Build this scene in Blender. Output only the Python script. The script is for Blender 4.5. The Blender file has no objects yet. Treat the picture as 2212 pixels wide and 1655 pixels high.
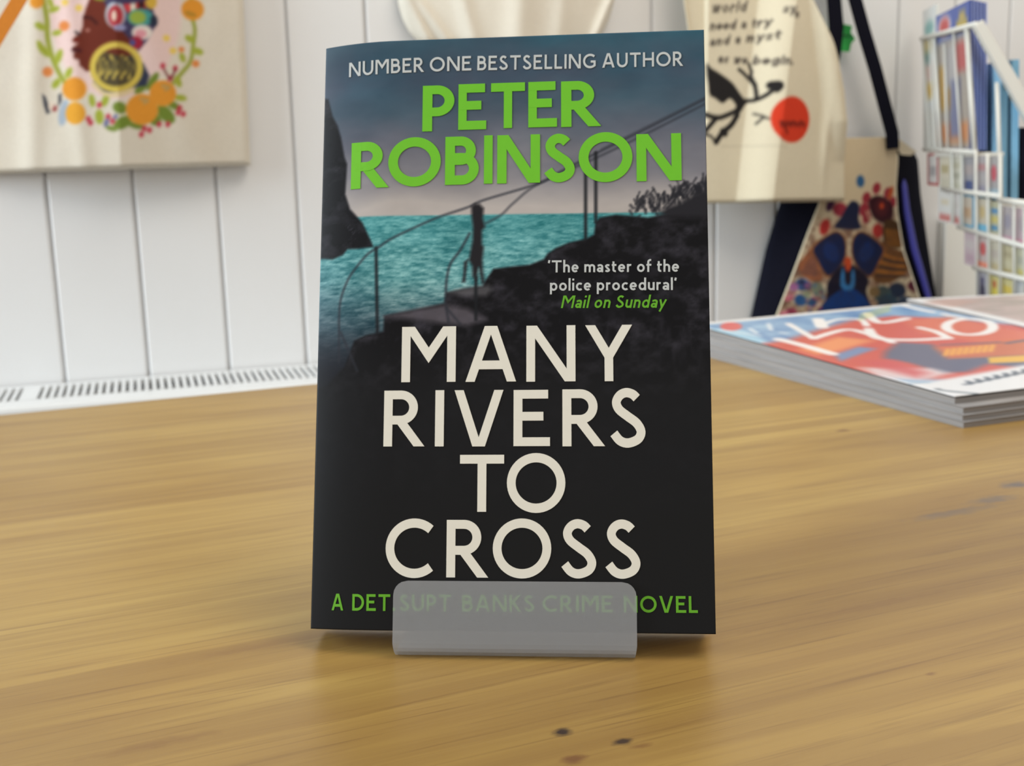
import bpy, math, random
import numpy as np
from mathutils import Vector, Matrix

random.seed(4); RNG = np.random.RandomState(4)
S = bpy.context.scene
C = S.collection

# ------------------------------------------------------------------ camera, world, lights, exposure
TZ = 0.74                      # table top height
EYE = 0.1535                   # camera height above the table
F, PITCH, ROLL = 2493.27, 0.18827, -0.026073
IW, IH = 2212, 1655
CAM = np.array([0, 0, TZ + EYE])

def rx(a): c, s = math.cos(a), math.sin(a); return np.array([[1, 0, 0], [0, c, -s], [0, s, c]])
def rz(a): c, s = math.cos(a), math.sin(a); return np.array([[c, -s, 0], [s, c, 0], [0, 0, 1]])
RC = rx(math.pi / 2 - PITCH) @ rz(ROLL)
cam = bpy.data.cameras.new('camera'); camo = bpy.data.objects.new('camera', cam); C.objects.link(camo)
camo.matrix_world = Matrix([list(RC[i]) + [CAM[i]] for i in range(3)] + [[0, 0, 0, 1]])
cam.sensor_width = 36; cam.lens = F / IW * 36; cam.clip_start = 0.01
cam.dof.use_dof = True; cam.dof.focus_distance = 0.338; cam.dof.aperture_fstop = 22.0
S.camera = camo

w = bpy.data.worlds.new('world'); S.world = w; w.use_nodes = True
bg = w.node_tree.nodes['Background']; bg.inputs[0].default_value = (1.0, 0.965, 0.91, 1); bg.inputs[1].default_value = 0.48

def area(name, loc, target, sx, sy, power, col, spread=3.1416):
    l = bpy.data.lights.new(name, 'AREA'); l.shape = 'RECTANGLE'; l.size = sx; l.size_y = sy; l.energy = power; l.color = col
    o = bpy.data.objects.new(name, l); C.objects.link(o); o.location = loc
    o.rotation_euler = (Vector(target) - Vector(loc)).to_track_quat('-Z', 'Y').to_euler()
    l.spread = spread
    return o
area('window_daylight', (-2.1, 0.30, 1.75), (0.75, 1.55, 0.85), 1.3, 1.5, 15, (0.82, 0.93, 1.0), 1.35)

area('overhead_fill', (0.75, 0.45, 2.45), (0.8, 0.85, 0.8), 1.0, 1.0, 15, (1.0, 0.90, 0.76))  # added overhead fill, unseen; brightens the right side and the table

S.view_settings.view_transform = 'Standard'; S.view_settings.look = 'None'
S.view_settings.gamma = 1; S.view_settings.use_curve_mapping = False; S.view_settings.exposure = 0.36

# ------------------------------------------------------------------ geometry of the view
def ray(px, py):
    return RC @ np.array([(px - IW / 2) / F, -(py - IH / 2) / F, -1.0])
def hit(px, py, P0, nrm):
    d = ray(px, py); t = (np.dot(P0 - CAM, nrm)) / np.dot(d, nrm); return CAM + d * t

WA = math.radians(17.5)        # the back wall runs away to the right
ES = np.array([math.cos(WA), math.sin(WA), 0]); EN = np.array([math.sin(WA), -math.cos(WA), 0]); WD = 1.345
BOARD = 0.0658 * WD; GROOVE0 = -0.069 * WD
def wall(s, n, z): return ES * s - EN * (WD - n) + np.array([0, 0, z])
def on_wall(px, py, n):
    P = hit(px, py, wall(0, n, 0), EN); return np.array([np.dot(P[:2], ES[:2]), P[2]])
def on_flat(px, py, z): return hit(px, py, np.array([0, 0, z]), np.array([0, 0, 1.0]))

# ------------------------------------------------------------------ helpers
def s2l(c):
    c = np.clip(np.asarray(c, float), 0, 1); return np.where(c <= 0.04045, c / 12.92, ((c + 0.055) / 1.055) ** 2.4)
def rgb(r, g, b): return tuple(s2l(np.array([r, g, b]) / 255.0)) + (1.0,)

def mat(name, col, rough=0.6, metal=0.0, spec=0.5, noise=0.0, nscale=60, bump=0.0, bscale=400, stretch=None, sheen=0):
    m = bpy.data.materials.new(name); m.use_nodes = True; nt = m.node_tree; b = nt.nodes['Principled BSDF']
    b.inputs['Roughness'].default_value = rough; b.inputs['Metallic'].default_value = metal
    b.inputs['Specular IOR Level'].default_value = spec
    b.inputs['Sheen Weight'].default_value = sheen
    tc = nt.nodes.new('ShaderNodeTexCoord'); src = tc.outputs['Object']
    if stretch:
        mp = nt.nodes.new('ShaderNodeMapping'); mp.inputs['Scale'].default_value = stretch; nt.links.new(src, mp.inputs[0]); src = mp.outputs[0]
    if col == 'Col':
        at = nt.nodes.new('ShaderNodeAttribute'); at.attribute_name = 'Col'; out = at.outputs['Color']
    else:
        cn = nt.nodes.new('ShaderNodeRGB'); cn.outputs[0].default_value = col; out = cn.outputs[0]
    if noise:
        n = nt.nodes.new('ShaderNodeTexNoise'); n.inputs['Scale'].default_value = nscale; n.inputs['Detail'].default_value = 4
        nt.links.new(src, n.inputs['Vector'])
        mr = nt.nodes.new('ShaderNodeMapRange'); mr.inputs[3].default_value = 1 - noise; mr.inputs[4].default_value = 1 + noise
        mr.inputs[1].default_value = 0.25; mr.inputs[2].default_value = 0.75
        nt.links.new(n.outputs[0], mr.inputs[0])
        mx = nt.nodes.new('ShaderNodeVectorMath'); mx.operation = 'SCALE'; nt.links.new(out, mx.inputs[0]); nt.links.new(mr.outputs[0], mx.inputs['Scale'])
        out = mx.outputs[0]
    nt.links.new(out, b.inputs['Base Color'])
    if bump:
        n2 = nt.nodes.new('ShaderNodeTexNoise'); n2.inputs['Scale'].default_value = bscale; nt.links.new(src, n2.inputs['Vector'])
        bp = nt.nodes.new('ShaderNodeBump'); bp.inputs['Strength'].default_value = bump; bp.inputs['Distance'].default_value = 0.0006
        nt.links.new(n2.outputs[0], bp.inputs['Height']); nt.links.new(bp.outputs[0], b.inputs['Normal'])
    return m

class MB:
    """collects geometry for ONE mesh"""
    def __init__(self): self.v = []; self.f = []
    def add(self, v, f):
        o = len(self.v); self.v += [tuple(map(float, p)) for p in v]; self.f += [tuple(i + o for i in q) for q in f]
    def hexa(self, p):       # 8 corners: bottom ring 0-3, top ring 4-7
        self.add(p, [(3, 2, 1, 0), (4, 5, 6, 7), (0, 1, 5, 4), (1, 2, 6, 5), (2, 3, 7, 6), (3, 0, 4, 7)])
    def box(self, a, b, fr=None):
        x0, y0, z0 = a; x1, y1, z1 = b
        p = [(x0, y0, z0), (x1, y0, z0), (x1, y1, z0), (x0, y1, z0), (x0, y0, z1), (x1, y0, z1), (x1, y1, z1), (x0, y1, z1)]
        if fr: p = [fr(*q) for q in p]
        self.hexa(p)
    def prism(self, pts, e0, e1, fr):    # 2D polygon pts, extruded from e0 to e1; fr(x,y,e)
        n = len(pts); v = [fr(x, y, e0) for x, y in pts] + [fr(x, y, e1) for x, y in pts]
        self.add(v, [tuple(range(n))[::-1], tuple(range(n, 2 * n))] + [(i, (i + 1) % n, n + (i + 1) % n, n + i) for i in range(n)])
    def tube(self, pts, r, seg=10, cap=True):
        pts = [Vector(p) for p in pts]; rings = []; n = len(pts); up = None
        for i, p in enumerate(pts):
            t = (pts[min(i + 1, n - 1)] - pts[max(i - 1, 0)]).normalized()
            if up is None: up = t.orthogonal().normalized()
            up = (up - t * up.dot(t)).normalized(); b = t.cross(up)
            rr = r[i] if isinstance(r, (list, tuple)) else r
            rings += [p + (up * math.cos(2 * math.pi * k / seg) + b * math.sin(2 * math.pi * k / seg)) * rr for k in range(seg)]
        f = [(i * seg + k, i * seg + (k + 1) % seg, (i + 1) * seg + (k + 1) % seg, (i + 1) * seg + k) for i in range(n - 1) for k in range(seg)]
        if cap: f += [tuple(range(seg))[::-1], tuple(range((n - 1) * seg, n * seg))]
        self.add(rings, f)
    def ribbon(self, pts, nrm, width, th):   # flat strap along world points, lying in the plane with normal nrm
        pts = [np.array(p, float) for p in pts]; n = len(pts); v = []
        for i, p in enumerate(pts):
            t = pts[min(i + 1, n - 1)] - pts[max(i - 1, 0)]; t /= np.linalg.norm(t)
            sd = np.cross(t, nrm); sd /= np.linalg.norm(sd); wd = width[i] if isinstance(width, (list, tuple)) else width
            v += [p - sd * wd / 2, p + sd * wd / 2, p + sd * wd / 2 + nrm * th, p - sd * wd / 2 + nrm * th]
        f = [(i * 4 + k, i * 4 + (k + 1) % 4, i * 4 + 4 + (k + 1) % 4, i * 4 + 4 + k) for i in range(n - 1) for k in range(4)]
        f += [(3, 2, 1, 0), tuple((n - 1) * 4 + k for k in range(4))]
        self.add(v, f)
    def build(self, name, m, parent=None, origin=None, smooth=False, bevel=0):
        me = bpy.data.meshes.new(name); v = self.v
        if origin is not None: v = [(p[0] - origin[0], p[1] - origin[1], p[2] - origin[2]) for p in v]
        me.from_pydata(v, [], self.f); me.validate(); me.materials.append(m)
        import bmesh
        b = bmesh.new(); b.from_mesh(me); bmesh.ops.recalc_face_normals(b, faces=b.faces); b.to_mesh(me); b.free()
        if smooth: me.polygons.foreach_set('use_smooth', [True] * len(me.polygons))
        o = bpy.data.objects.new(name, me); C.objects.link(o)
        if parent: o.parent = parent
        elif origin is not None: o.location = origin
        if bevel:
            md = o.modifiers.new('bevel', 'BEVEL'); md.width = bevel; md.segments = 3; md.limit_method = 'ANGLE'
        return o

def set_col(me, col, n):
    at = me.color_attributes.new('Col', 'FLOAT_COLOR', 'POINT')
    a = np.ones((n, 4), np.float32); a[:, :3] = s2l(col); at.data.foreach_set('color', a.ravel())

def raw(name, v, f, m, parent=None, col=None, smooth=True, origin=None):
    v = np.asarray(v, float)
    if origin is not None: v = v - np.asarray(origin)
    me = bpy.data.meshes.new(name); me.from_pydata([tuple(p) for p in v], [], f); me.materials.append(m)
    if col is not None: set_col(me, col, len(v))
    if smooth: me.polygons.foreach_set('use_smooth', [True] * len(me.polygons))
    o = bpy.data.objects.new(name, me); C.objects.link(o)
    if parent: o.parent = parent
    elif origin is not None: o.location = origin
    return o

def gfaces(nu, nv, off=0, flip=False):
    q = []
    for j in range(nv - 1):
        for i in range(nu - 1):
            a = off + j * nu + i; t = (a, a + 1, a + nu + 1, a + nu); q.append(t[::-1] if flip else t)
    return q

def empty(name, loc, rot=(0, 0, 0)):
    o = bpy.data.objects.new(name, None); C.objects.link(o); o.location = loc; o.rotation_euler = rot; o.empty_display_size = 0.05; return o
def tag(o, label, cat, group=None):
    o['label'] = label; o['category'] = cat
    if group: o['group'] = group
    return o
def struct(o): o['kind'] = 'structure'; return o

# ---- numeric noise and printed-ink painter (works on any set of 2D points of a surface)
def vnoise(x, y, seed=0):
    xi = np.floor(x).astype(np.int64); yi = np.floor(y).astype(np.int64); xf = x - xi; yf = y - yi
    def h(a, b):
        n = (a * 374761393 + b * 668265263 + seed * 974711) & 0x7fffffff
        n = ((n ^ (n >> 13)) * 1274126177) & 0x7fffffff
        return ((n ^ (n >> 16)) & 0xffff) / 65535.0
    u = xf * xf * (3 - 2 * xf); v = yf * yf * (3 - 2 * yf)
    return (h(xi, yi) * (1 - u) + h(xi + 1, yi) * u) * (1 - v) + (h(xi, yi + 1) * (1 - u) + h(xi + 1, yi + 1) * u) * v
def fbm(x, y, seed=0, o=4):
    r = 0; a = 0.5; t = 0
    for k in range(o): r = r + a * vnoise(x, y, seed + k * 17); t += a; x = x * 2.03 + 7.1; y = y * 2.03 + 3.7; a *= 0.55
    return r / t

class Paint:
    def __init__(self, P, base, to=None):
        self.P = np.asarray(P, float); self.C = np.tile(np.asarray(base, float)[None] / 255.0, (len(self.P), 1)); self.to = to
        self.soft = 0.0004
    def conv(self, pts): return np.array([self.to(*p) for p in pts]) if self.to else np.asarray(pts, float)
    def mix(self, k, col):
        c = np.asarray(col, float) / 255.0
        self.C = self.C * (1 - k[:, None]) + c * k[:, None]
    def sel(self, pts, pad):
        lo = pts.min(0) - pad; hi = pts.max(0) + pad
        return np.nonzero(((self.P >= lo) & (self.P <= hi)).all(1))[0]
    def segd(self, P, a, b):
        ab = b - a; L = (ab ** 2).sum() + 1e-18; t = np.clip(((P - a) @ ab) / L, 0, 1)
        return np.sqrt((((P - a) - t[:, None] * ab) ** 2).sum(1))
    def poly(self, pts, col, a=1.0, soft=None, raw=False):
        q = np.asarray(pts, float) if raw else self.conv(pts); s = soft or self.soft
        ix = self.sel(q, s * 2)
        if not len(ix): return
        P = self.P[ix]; ins = np.zeros(len(P), bool); d = np.full(len(P), 9.0); n = len(q)
        for i in range(n):
            A = q[i]; B = q[(i + 1) % n]
            c = ((A[1] > P[:, 1]) != (B[1] > P[:, 1]))
            if c.any():
                xx = (B[0] - A[0]) * (P[:, 1] - A[1]) / (B[1] - A[1] + 1e-15) + A[0]; ins ^= c & (P[:, 0] < xx)
            d = np.minimum(d, self.segd(P, A, B))
        sd = np.where(ins, d, -d); k = np.zeros(len(self.P)); k[ix] = np.clip(sd / s * 0.5 + 0.5, 0, 1) * a; self.mix(k, col)
    def line(self, pts, width, col, a=1.0, soft=None, raw=False):
        q = np.asarray(pts, float) if raw else self.conv(pts); s = soft or self.soft; ix = self.sel(q, width + s * 2)
        if not len(ix): return
        P = self.P[ix]; d = np.full(len(P), 9.0)
        for i in range(len(q) - 1): d = np.minimum(d, self.segd(P, q[i], q[i + 1]))
        k = np.zeros(len(self.P)); k[ix] = np.clip((width / 2 - d) / s * 0.5 + 0.5, 0, 1) * a; self.mix(k, col)
    def ell(self, cx, cy, r1, r2, col, rot=0, a=1.0):     # given in photo pixels
        t = np.linspace(0, 2 * math.pi, 25)[:-1]; c, s = math.cos(rot), math.sin(rot)
        self.poly([(cx + r1 * math.cos(u) * c - r2 * math.sin(u) * s, cy + r1 * math.cos(u) * s + r2 * math.sin(u) * c) for u in t], col, a)

def spline(pts, n=8, closed=False):
    p = [np.array(q, float) for q in pts]; out = []; m = len(p)
    for i in range(m if closed else m - 1):
        if closed: a, b, c, d = p[(i - 1) % m], p[i], p[(i + 1) % m], p[(i + 2) % m]
        else: a, b, c, d = p[max(i - 1, 0)], p[i], p[i + 1], p[min(i + 2, m - 1)]
        for k in range(n):
            t = k / n; out.append(0.5 * (2 * b + (c - a) * t + (2 * a - 5 * b + 4 * c - d) * t * t + (3 * b - a - 3 * c + d) * t ** 3))
    if not closed: out.append(p[-1])
    return out

# ------------------------------------------------------------------ stroke lettering (humanist sans)
def arc(cx, cy, a, b, t0, t1, n=20):
    return [(cx + a * math.cos(math.radians(t0 + (t1 - t0) * i / n)), cy + b * math.sin(math.radians(t0 + (t1 - t0) * i / n))) for i in range(n + 1)]
def glyph(ch, t):
    """width, list of (points, clip y-range or None); cap height 1, stroke t, outer edges on the box"""
    h = t / 2
    def sl(dx, dy): return h * math.hypot(dx, dy) / abs(dy)
    L = lambda *p: (list(p), None)
    X = lambda *p: (list(p), (0, 1))
    if ch == 'I': return t, [L((h, 0), (h, 1))]
    if ch == 'L': return .56, [L((h, 0), (h, 1)), L((0, h), (.56, h))]
    if ch == 'T': w = .78; return w, [L((w / 2, 0), (w / 2, 1)), L((0, 1 - h), (w, 1 - h))]
    if ch == 'E': w = .64; return w, [L((h, 0), (h, 1)), L((0, h), (w, h)), L((0, 1 - h), (w * .95, 1 - h)), L((0, .53), (w * .82, .53))]
    if ch == 'F': w = .60; return w, [L((h, 0), (h, 1)), L((0, 1 - h), (w, 1 - h)), L((0, .52), (w * .85, .52))]
    if ch == 'H': w = .80; return w, [L((h, 0), (h, 1)), L((w - h, 0), (w - h, 1)), L((h, .52), (w - h, .52))]
    if ch == 'N':
        w = .87; s = sl(w - t, 1); a, b = (s, 1), (w - s, 0); dx = b[0] - a[0]
        return w, [L((h, 0), (h, 1)), L((w - h, 0), (w - h, 1)), X((a[0] - dx * .1, 1.1), (b[0] + dx * .1, -.1))]
    if ch == 'M':
        w = .97; return w, [L((h, 0), (h, 1)), L((w - h, 0), (w - h, 1)), X((h - .02, 1.12), (w / 2, .48), (w - h + .02, 1.12))]
    if ch in 'AV':
        w = .91 if ch == 'A' else .88; s = sl(w / 2, 1); c = w / 2; d = c - .03 - s
        p1 = [(s - d * .1, -.1), (c - .03 + d * .1, 1.1)]; p2 = [(w - s + d * .1, -.1), (c + .03 - d * .1, 1.1)]
        if ch == 'A': return w, [(p1, (0, 1)), (p2, (0, 1)), L((w * .22, .30), (w * .78, .30))]
        f = lambda p: [(x, 1 - y) for x, y in p]; return w, [(f(p1), (0, 1)), (f(p2), (0, 1))]
    if ch == 'Y':
        w = .86; s = sl(w / 2, .58); c = w / 2; k = (c - s) / .56
        return w, [L((c, 0), (c, .5)), X((s - k * .1, 1.1), (c, .44)), X((w - s + k * .1, 1.1), (c, .44))]
    if ch == 'K':
        w = .76; s = sl(.55, .55); return w, [L((h, 0), (h, 1)), X((h + .02, .46), (w - s + .03, 1.06)), X((h + .16, .56), (w - s + .05, -.08))]
    if ch in 'PRB':
        w = {'P': .62, 'R': .74, 'B': .66}[ch]; wb = {'P': .62, 'R': .61, 'B': .60}[ch]; ym = {'P': .42, 'R': .47, 'B': .505}[ch]
        r = (1 - h - ym) / 2; st = [L((h, 0), (h, 1)), ([(h, 1 - h)] + arc(wb - h - r, 1 - h - r, r, r, 90, -90) + [(h, ym)], None)]
        if ch == 'R': st.append(X((.27, .49), (w - sl(.36, .47) + .035, -.05)))
        if ch == 'B':
            ym = .56; r2 = (ym - h) / 2; st.append(([(h, ym)] + arc(w - h - r2, h + r2, r2, r2, 90, -90) + [(h, h)], None))
        return w, st
    if ch == 'D': w = .80; return w, [L((h, 0), (h, 1)), ([(h, 1 - h)] + arc(w * .38, .5, w - h - w * .38, .5 - h, 90, -90, 28) + [(h, h)], None)]
    if ch == 'O': w = 1.04; return w, [(arc(w / 2, .5, w / 2 - h, .5 - h, 0, 360, 48), None)]
    if ch == 'C': w = .86; return w, [(arc(.52, .5, .52 - h, .5 - h, 48, 312, 40), None)]
    if ch == 'G': w = .92; return w, [(arc(.52, .5, .52 - h, .5 - h, 48, 318, 40), None), L((w - h, .14), (w - h, .46)), L((.56, .46), (w, .46))]
    if ch == 'U': w = .78; r = w / 2 - h; return w, [([(h, 1)] + arc(w / 2, h + r, r, r, 180, 360) + [(w - h, 1)], None)]
    if ch == 'S':
        w = .62; kx = w * (w - 2 * h) / (w - .155); ky = (1 - 2 * h) / .845
        pts = [(.753, .828), (.637, .893), (.451, .922), (.27, .876), (.168, .765), (.242, .642), (.498, .520), (.745, .408), (.868, .268), (.777, .142), (.498, .078), (.265, .117), (.09, .24)]
        return w, [([tuple(q) for q in spline([(w / 2 + (a - .5) * kx, .5 + (b - .5) * ky) for a, b in pts], 5)], None)]
    x = .66                                            # lower case
    if ch == 'a': w = .50; return w, [([(.06, x - .12)] + arc(w / 2, x - .22, w / 2 - h, .22 - h, 130, 0, 10) + [(w - h, 0)], None), (arc(w * .46, .20, w * .46 - h, .20 - h, 0, 360, 20), None)]
    if ch == 'q': ch = 'a'
    if ch == 'c': w = .48; return w, [(arc(.30, x / 2, .30 - h, x / 2 - h, 50, 310, 20), None)]
    if ch == 'd': w = .58; return w, [(arc(.29, x / 2, .29 - h, x / 2 - h, 0, 360, 24), None), L((w - h, 0), (w - h, 1.04))]
    if ch == 'p': w = .58; return w, [(arc(.29, x / 2, .29 - h, x / 2 - h, 0, 360, 24), None), L((h, -.30), (h, x))]
    if ch == 'e': w = .56; return w, [(arc(.28, x / 2, .28 - h, x / 2 - h, 0, 315, 24), None), L((h, x / 2), (w - h * .5, x / 2))]
    if ch == 'o': w = .60; return w, [(arc(w / 2, x / 2, w / 2 - h, x / 2 - h, 0, 360, 28), None)]
    if ch == 'f': w = .38; return w, [([(.14, 0), (.14, .8)] + arc(.14 + .18, .82, .18, 1.02 - .82 - h * .5, 180, 75, 8), None), L((0, x - h), (w, x - h))]
    if ch == 'h': w = .52; return w, [L((h, 0), (h, 1.04)), (arc(w / 2, x - .25, w / 2 - h, .25 - h, 180, 0, 14) + [(w - h, 0)], None)]
    if ch == 'n': w = .52; return w, [L((h, 0), (h, x)), (arc(w / 2, x - .25, w / 2 - h, .25 - h, 180, 0, 14) + [(w - h, 0)], None)]
    if ch == 'm':
        w = .86; q = (w - t) / 4; return w, [L((h, 0), (h, x)), (arc(h + q, x - .24, q, .24 - h, 180, 0, 12) + [(h + 2 * q, 0)], None), (arc(h + 3 * q, x - .24, q, .24 - h, 180, 0, 12) + [(w - h, 0)], None)]
    if ch == 'r': w = .34; return w, [L((h, 0), (h, x)), (arc(.28, x - .24, .28 - h, .24 - h, 180, 75, 8), None)]
    if ch == 'i': w = t; return w, [L((h, 0), (h, x)), L((h, .84), (h, .84 + t))]
    if ch == 'l': w = t; return w, [L((h, 0), (h, 1.04))]
    if ch == 't': w = .36; return w, [([(.13, .88), (.13, .2)] + arc(.13 + .14, .2, .14, .2 - h, 180, 290, 8), None), L((0, x - h), (w, x - h))]
    if ch == 'u': w = .52; return w, [([(h, x)] + arc(w / 2, .25, w / 2 - h, .25 - h, 180, 360, 14), None), L((w - h, 0), (w - h, x))]
    if ch == 's':
        w = .40; return w, [([tuple(q) for q in spline([(.85 * w, x - h - .04), (.5 * w, x - h), (h, x * .74), (.5 * w, x * .5), (w - h, x * .26), (.5 * w, h), (.1 * w, h + .05)], 5)], None)]
    if ch == 'w': w = .80; return w, [L((.03, x), (.22, .03)), L((.22, .03), (w / 2, x)), L((w / 2, x), (w - .22, .03)), L((w - .22, .03), (w - .03, x))]
    if ch == 'b': w = .58; return w, [(arc(.29, x / 2, .29 - h, x / 2 - h, 0, 360, 24), None), L((h, 0), (h, 1.04))]
    if ch == 'g': w = .56; return w, [(arc(.28, x / 2, .28 - h, x / 2 - h, 0, 360, 24), None), ([(w - h, x)] + arc(w / 2, -.06, w / 2 - h, .2, 0, -140, 8), None)]
    if ch == 'y': w = .52; return w, [L((.03, x), (w * .52, .03)), L((w - .03, x), (.14, -.30))]
    if ch == '.': return t * 1.2, [L((t * .6, 0), (t * .6, t * 1.2))]
    if ch == "'": return t, [L((h * 1.2, 1.02), (h * .6, .78))]
    return .3, []

def strip(pts, hw):
    """mitred band as list of quads"""
    p = [np.array(q, float) for q in pts]
    q = [p[0]]
    for r in p[1:]:
        if np.linalg.norm(r - q[-1]) > 1e-5: q.append(r)
    p = q; n = len(p); closed = n > 4 and np.linalg.norm(p[0] - p[-1]) < 1e-3
    if closed: p = p[:-1]; n -= 1
    A = []; B = []
    def nm(a, b): d = (b - a) / np.linalg.norm(b - a); return np.array([-d[1], d[0]])
    for i in range(n):
        if closed: n1, n2 = nm(p[i - 1], p[i]), nm(p[i], p[(i + 1) % n])
        else:
            n1 = nm(p[i - 1], p[i]) if i > 0 else None; n2 = nm(p[i], p[i + 1]) if i < n - 1 else None
            n1 = n2 if n1 is None else n1; n2 = n1 if n2 is None else n2
        m = (n1 + n2); m /= np.linalg.norm(m); k = hw / max(.35, m @ n1); A.append(p[i] + m * k); B.append(p[i] - m * k)
    rng = range(n) if closed else range(n - 1)
    return [[A[i], B[i], B[(i + 1) % n], A[(i + 1) % n]] for i in rng]
def clip_y(poly, lo, hi):
    for sgn, lim in ((1, lo), (-1, -hi)):
        out = []
        for i in range(len(poly)):
            a, b = poly[i], poly[(i + 1) % len(poly)]; fa, fb = sgn * a[1] - lim, sgn * b[1] - lim
            if fa >= 0: out.append(a)
            if (fa >= 0) != (fb >= 0): out.append(a + (b - a) * fa / (fa - fb))
        poly = out
        if len(poly) < 3: return []
    return poly
def glyph_polys(ch, t, sx=1.0):
    """stroke kept even when the glyph is stretched by sx"""
    wd, st = glyph(ch, t); res = []
    for si, (pts, cl) in enumerate(st):
        qs = strip(pts, t / 2)
        for q in qs:
            if cl: q = clip_y(q, *cl)
            if len(q) > 2: res.append((si, q))
    return wd, res

# ------------------------------------------------------------------ materials
M = {}
M['paint'] = mat('white_painted_boards', rgb(232, 233, 234), .45, noise=.02, nscale=6, bump=.05, bscale=120)
M['radiator'] = mat('white_enamel', rgb(216, 217, 217), .3)
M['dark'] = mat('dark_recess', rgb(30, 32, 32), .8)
M['floor'] = mat('floor_boards', rgb(120, 96, 70), .6, noise=.25, nscale=8, stretch=(1, 12, 1))
M['wire'] = mat('white_coated_wire', rgb(206, 204, 196), .4)
M['print'] = mat('printed_card', 'Col', .38, spec=.45)
M['gloss_print'] = mat('glossy_printed_cover', 'Col', .34, spec=.14)
M['mag_print'] = mat('coated_magazine_cover', 'Col', .3, spec=.55)
M['cloth_print'] = mat('printed_canvas', 'Col', .9, spec=.15, noise=.05, nscale=500, bump=.25, bscale=900)
M['cloth'] = mat('unbleached_canvas', rgb(216, 205, 180), .9, spec=.15, noise=.05, nscale=300, bump=.25, bscale=900)
M['navy'] = mat('navy_cotton', rgb(13, 14, 28), .8, spec=.12, noise=.1, nscale=200)
M['violet'] = mat('violet_lining_sheen', rgb(74, 74, 165), .45)  # violet colour carries the sheen of the satin lining
M['orange'] = mat('orange_webbing', rgb(214, 130, 30), .6, noise=.08, nscale=400)
M['paper'] = mat('page_edges', rgb(206, 200, 188), .9, noise=.12, nscale=120, stretch=(1, 40, 1))
M['magedge'] = mat('magazine_page_edges', rgb(140, 136, 134), .8, noise=.25, nscale=30, stretch=(.5, .5, 60))
M['card'] = mat('cover_card_edge', rgb(205, 205, 196), .7)
M['cream_ink'] = mat('cream_ink', rgb(224, 220, 208), .5, spec=.2, noise=.015, nscale=300)
M['green_ink'] = mat('lime_green_ink', rgb(108, 186, 44), .5, spec=.2, noise=.02, nscale=300)
M['dim_green_ink'] = mat('leaf_green_ink', rgb(98, 164, 42), .5, spec=.2, noise=.02, nscale=300)
M['silver_ink'] = mat('pale_grey_ink', rgb(190, 193, 192), .5, spec=.2, noise=.03, nscale=300)
M['peg'] = mat('wooden_peg', rgb(190, 150, 100), .5, noise=.1, nscale=40)

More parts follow.
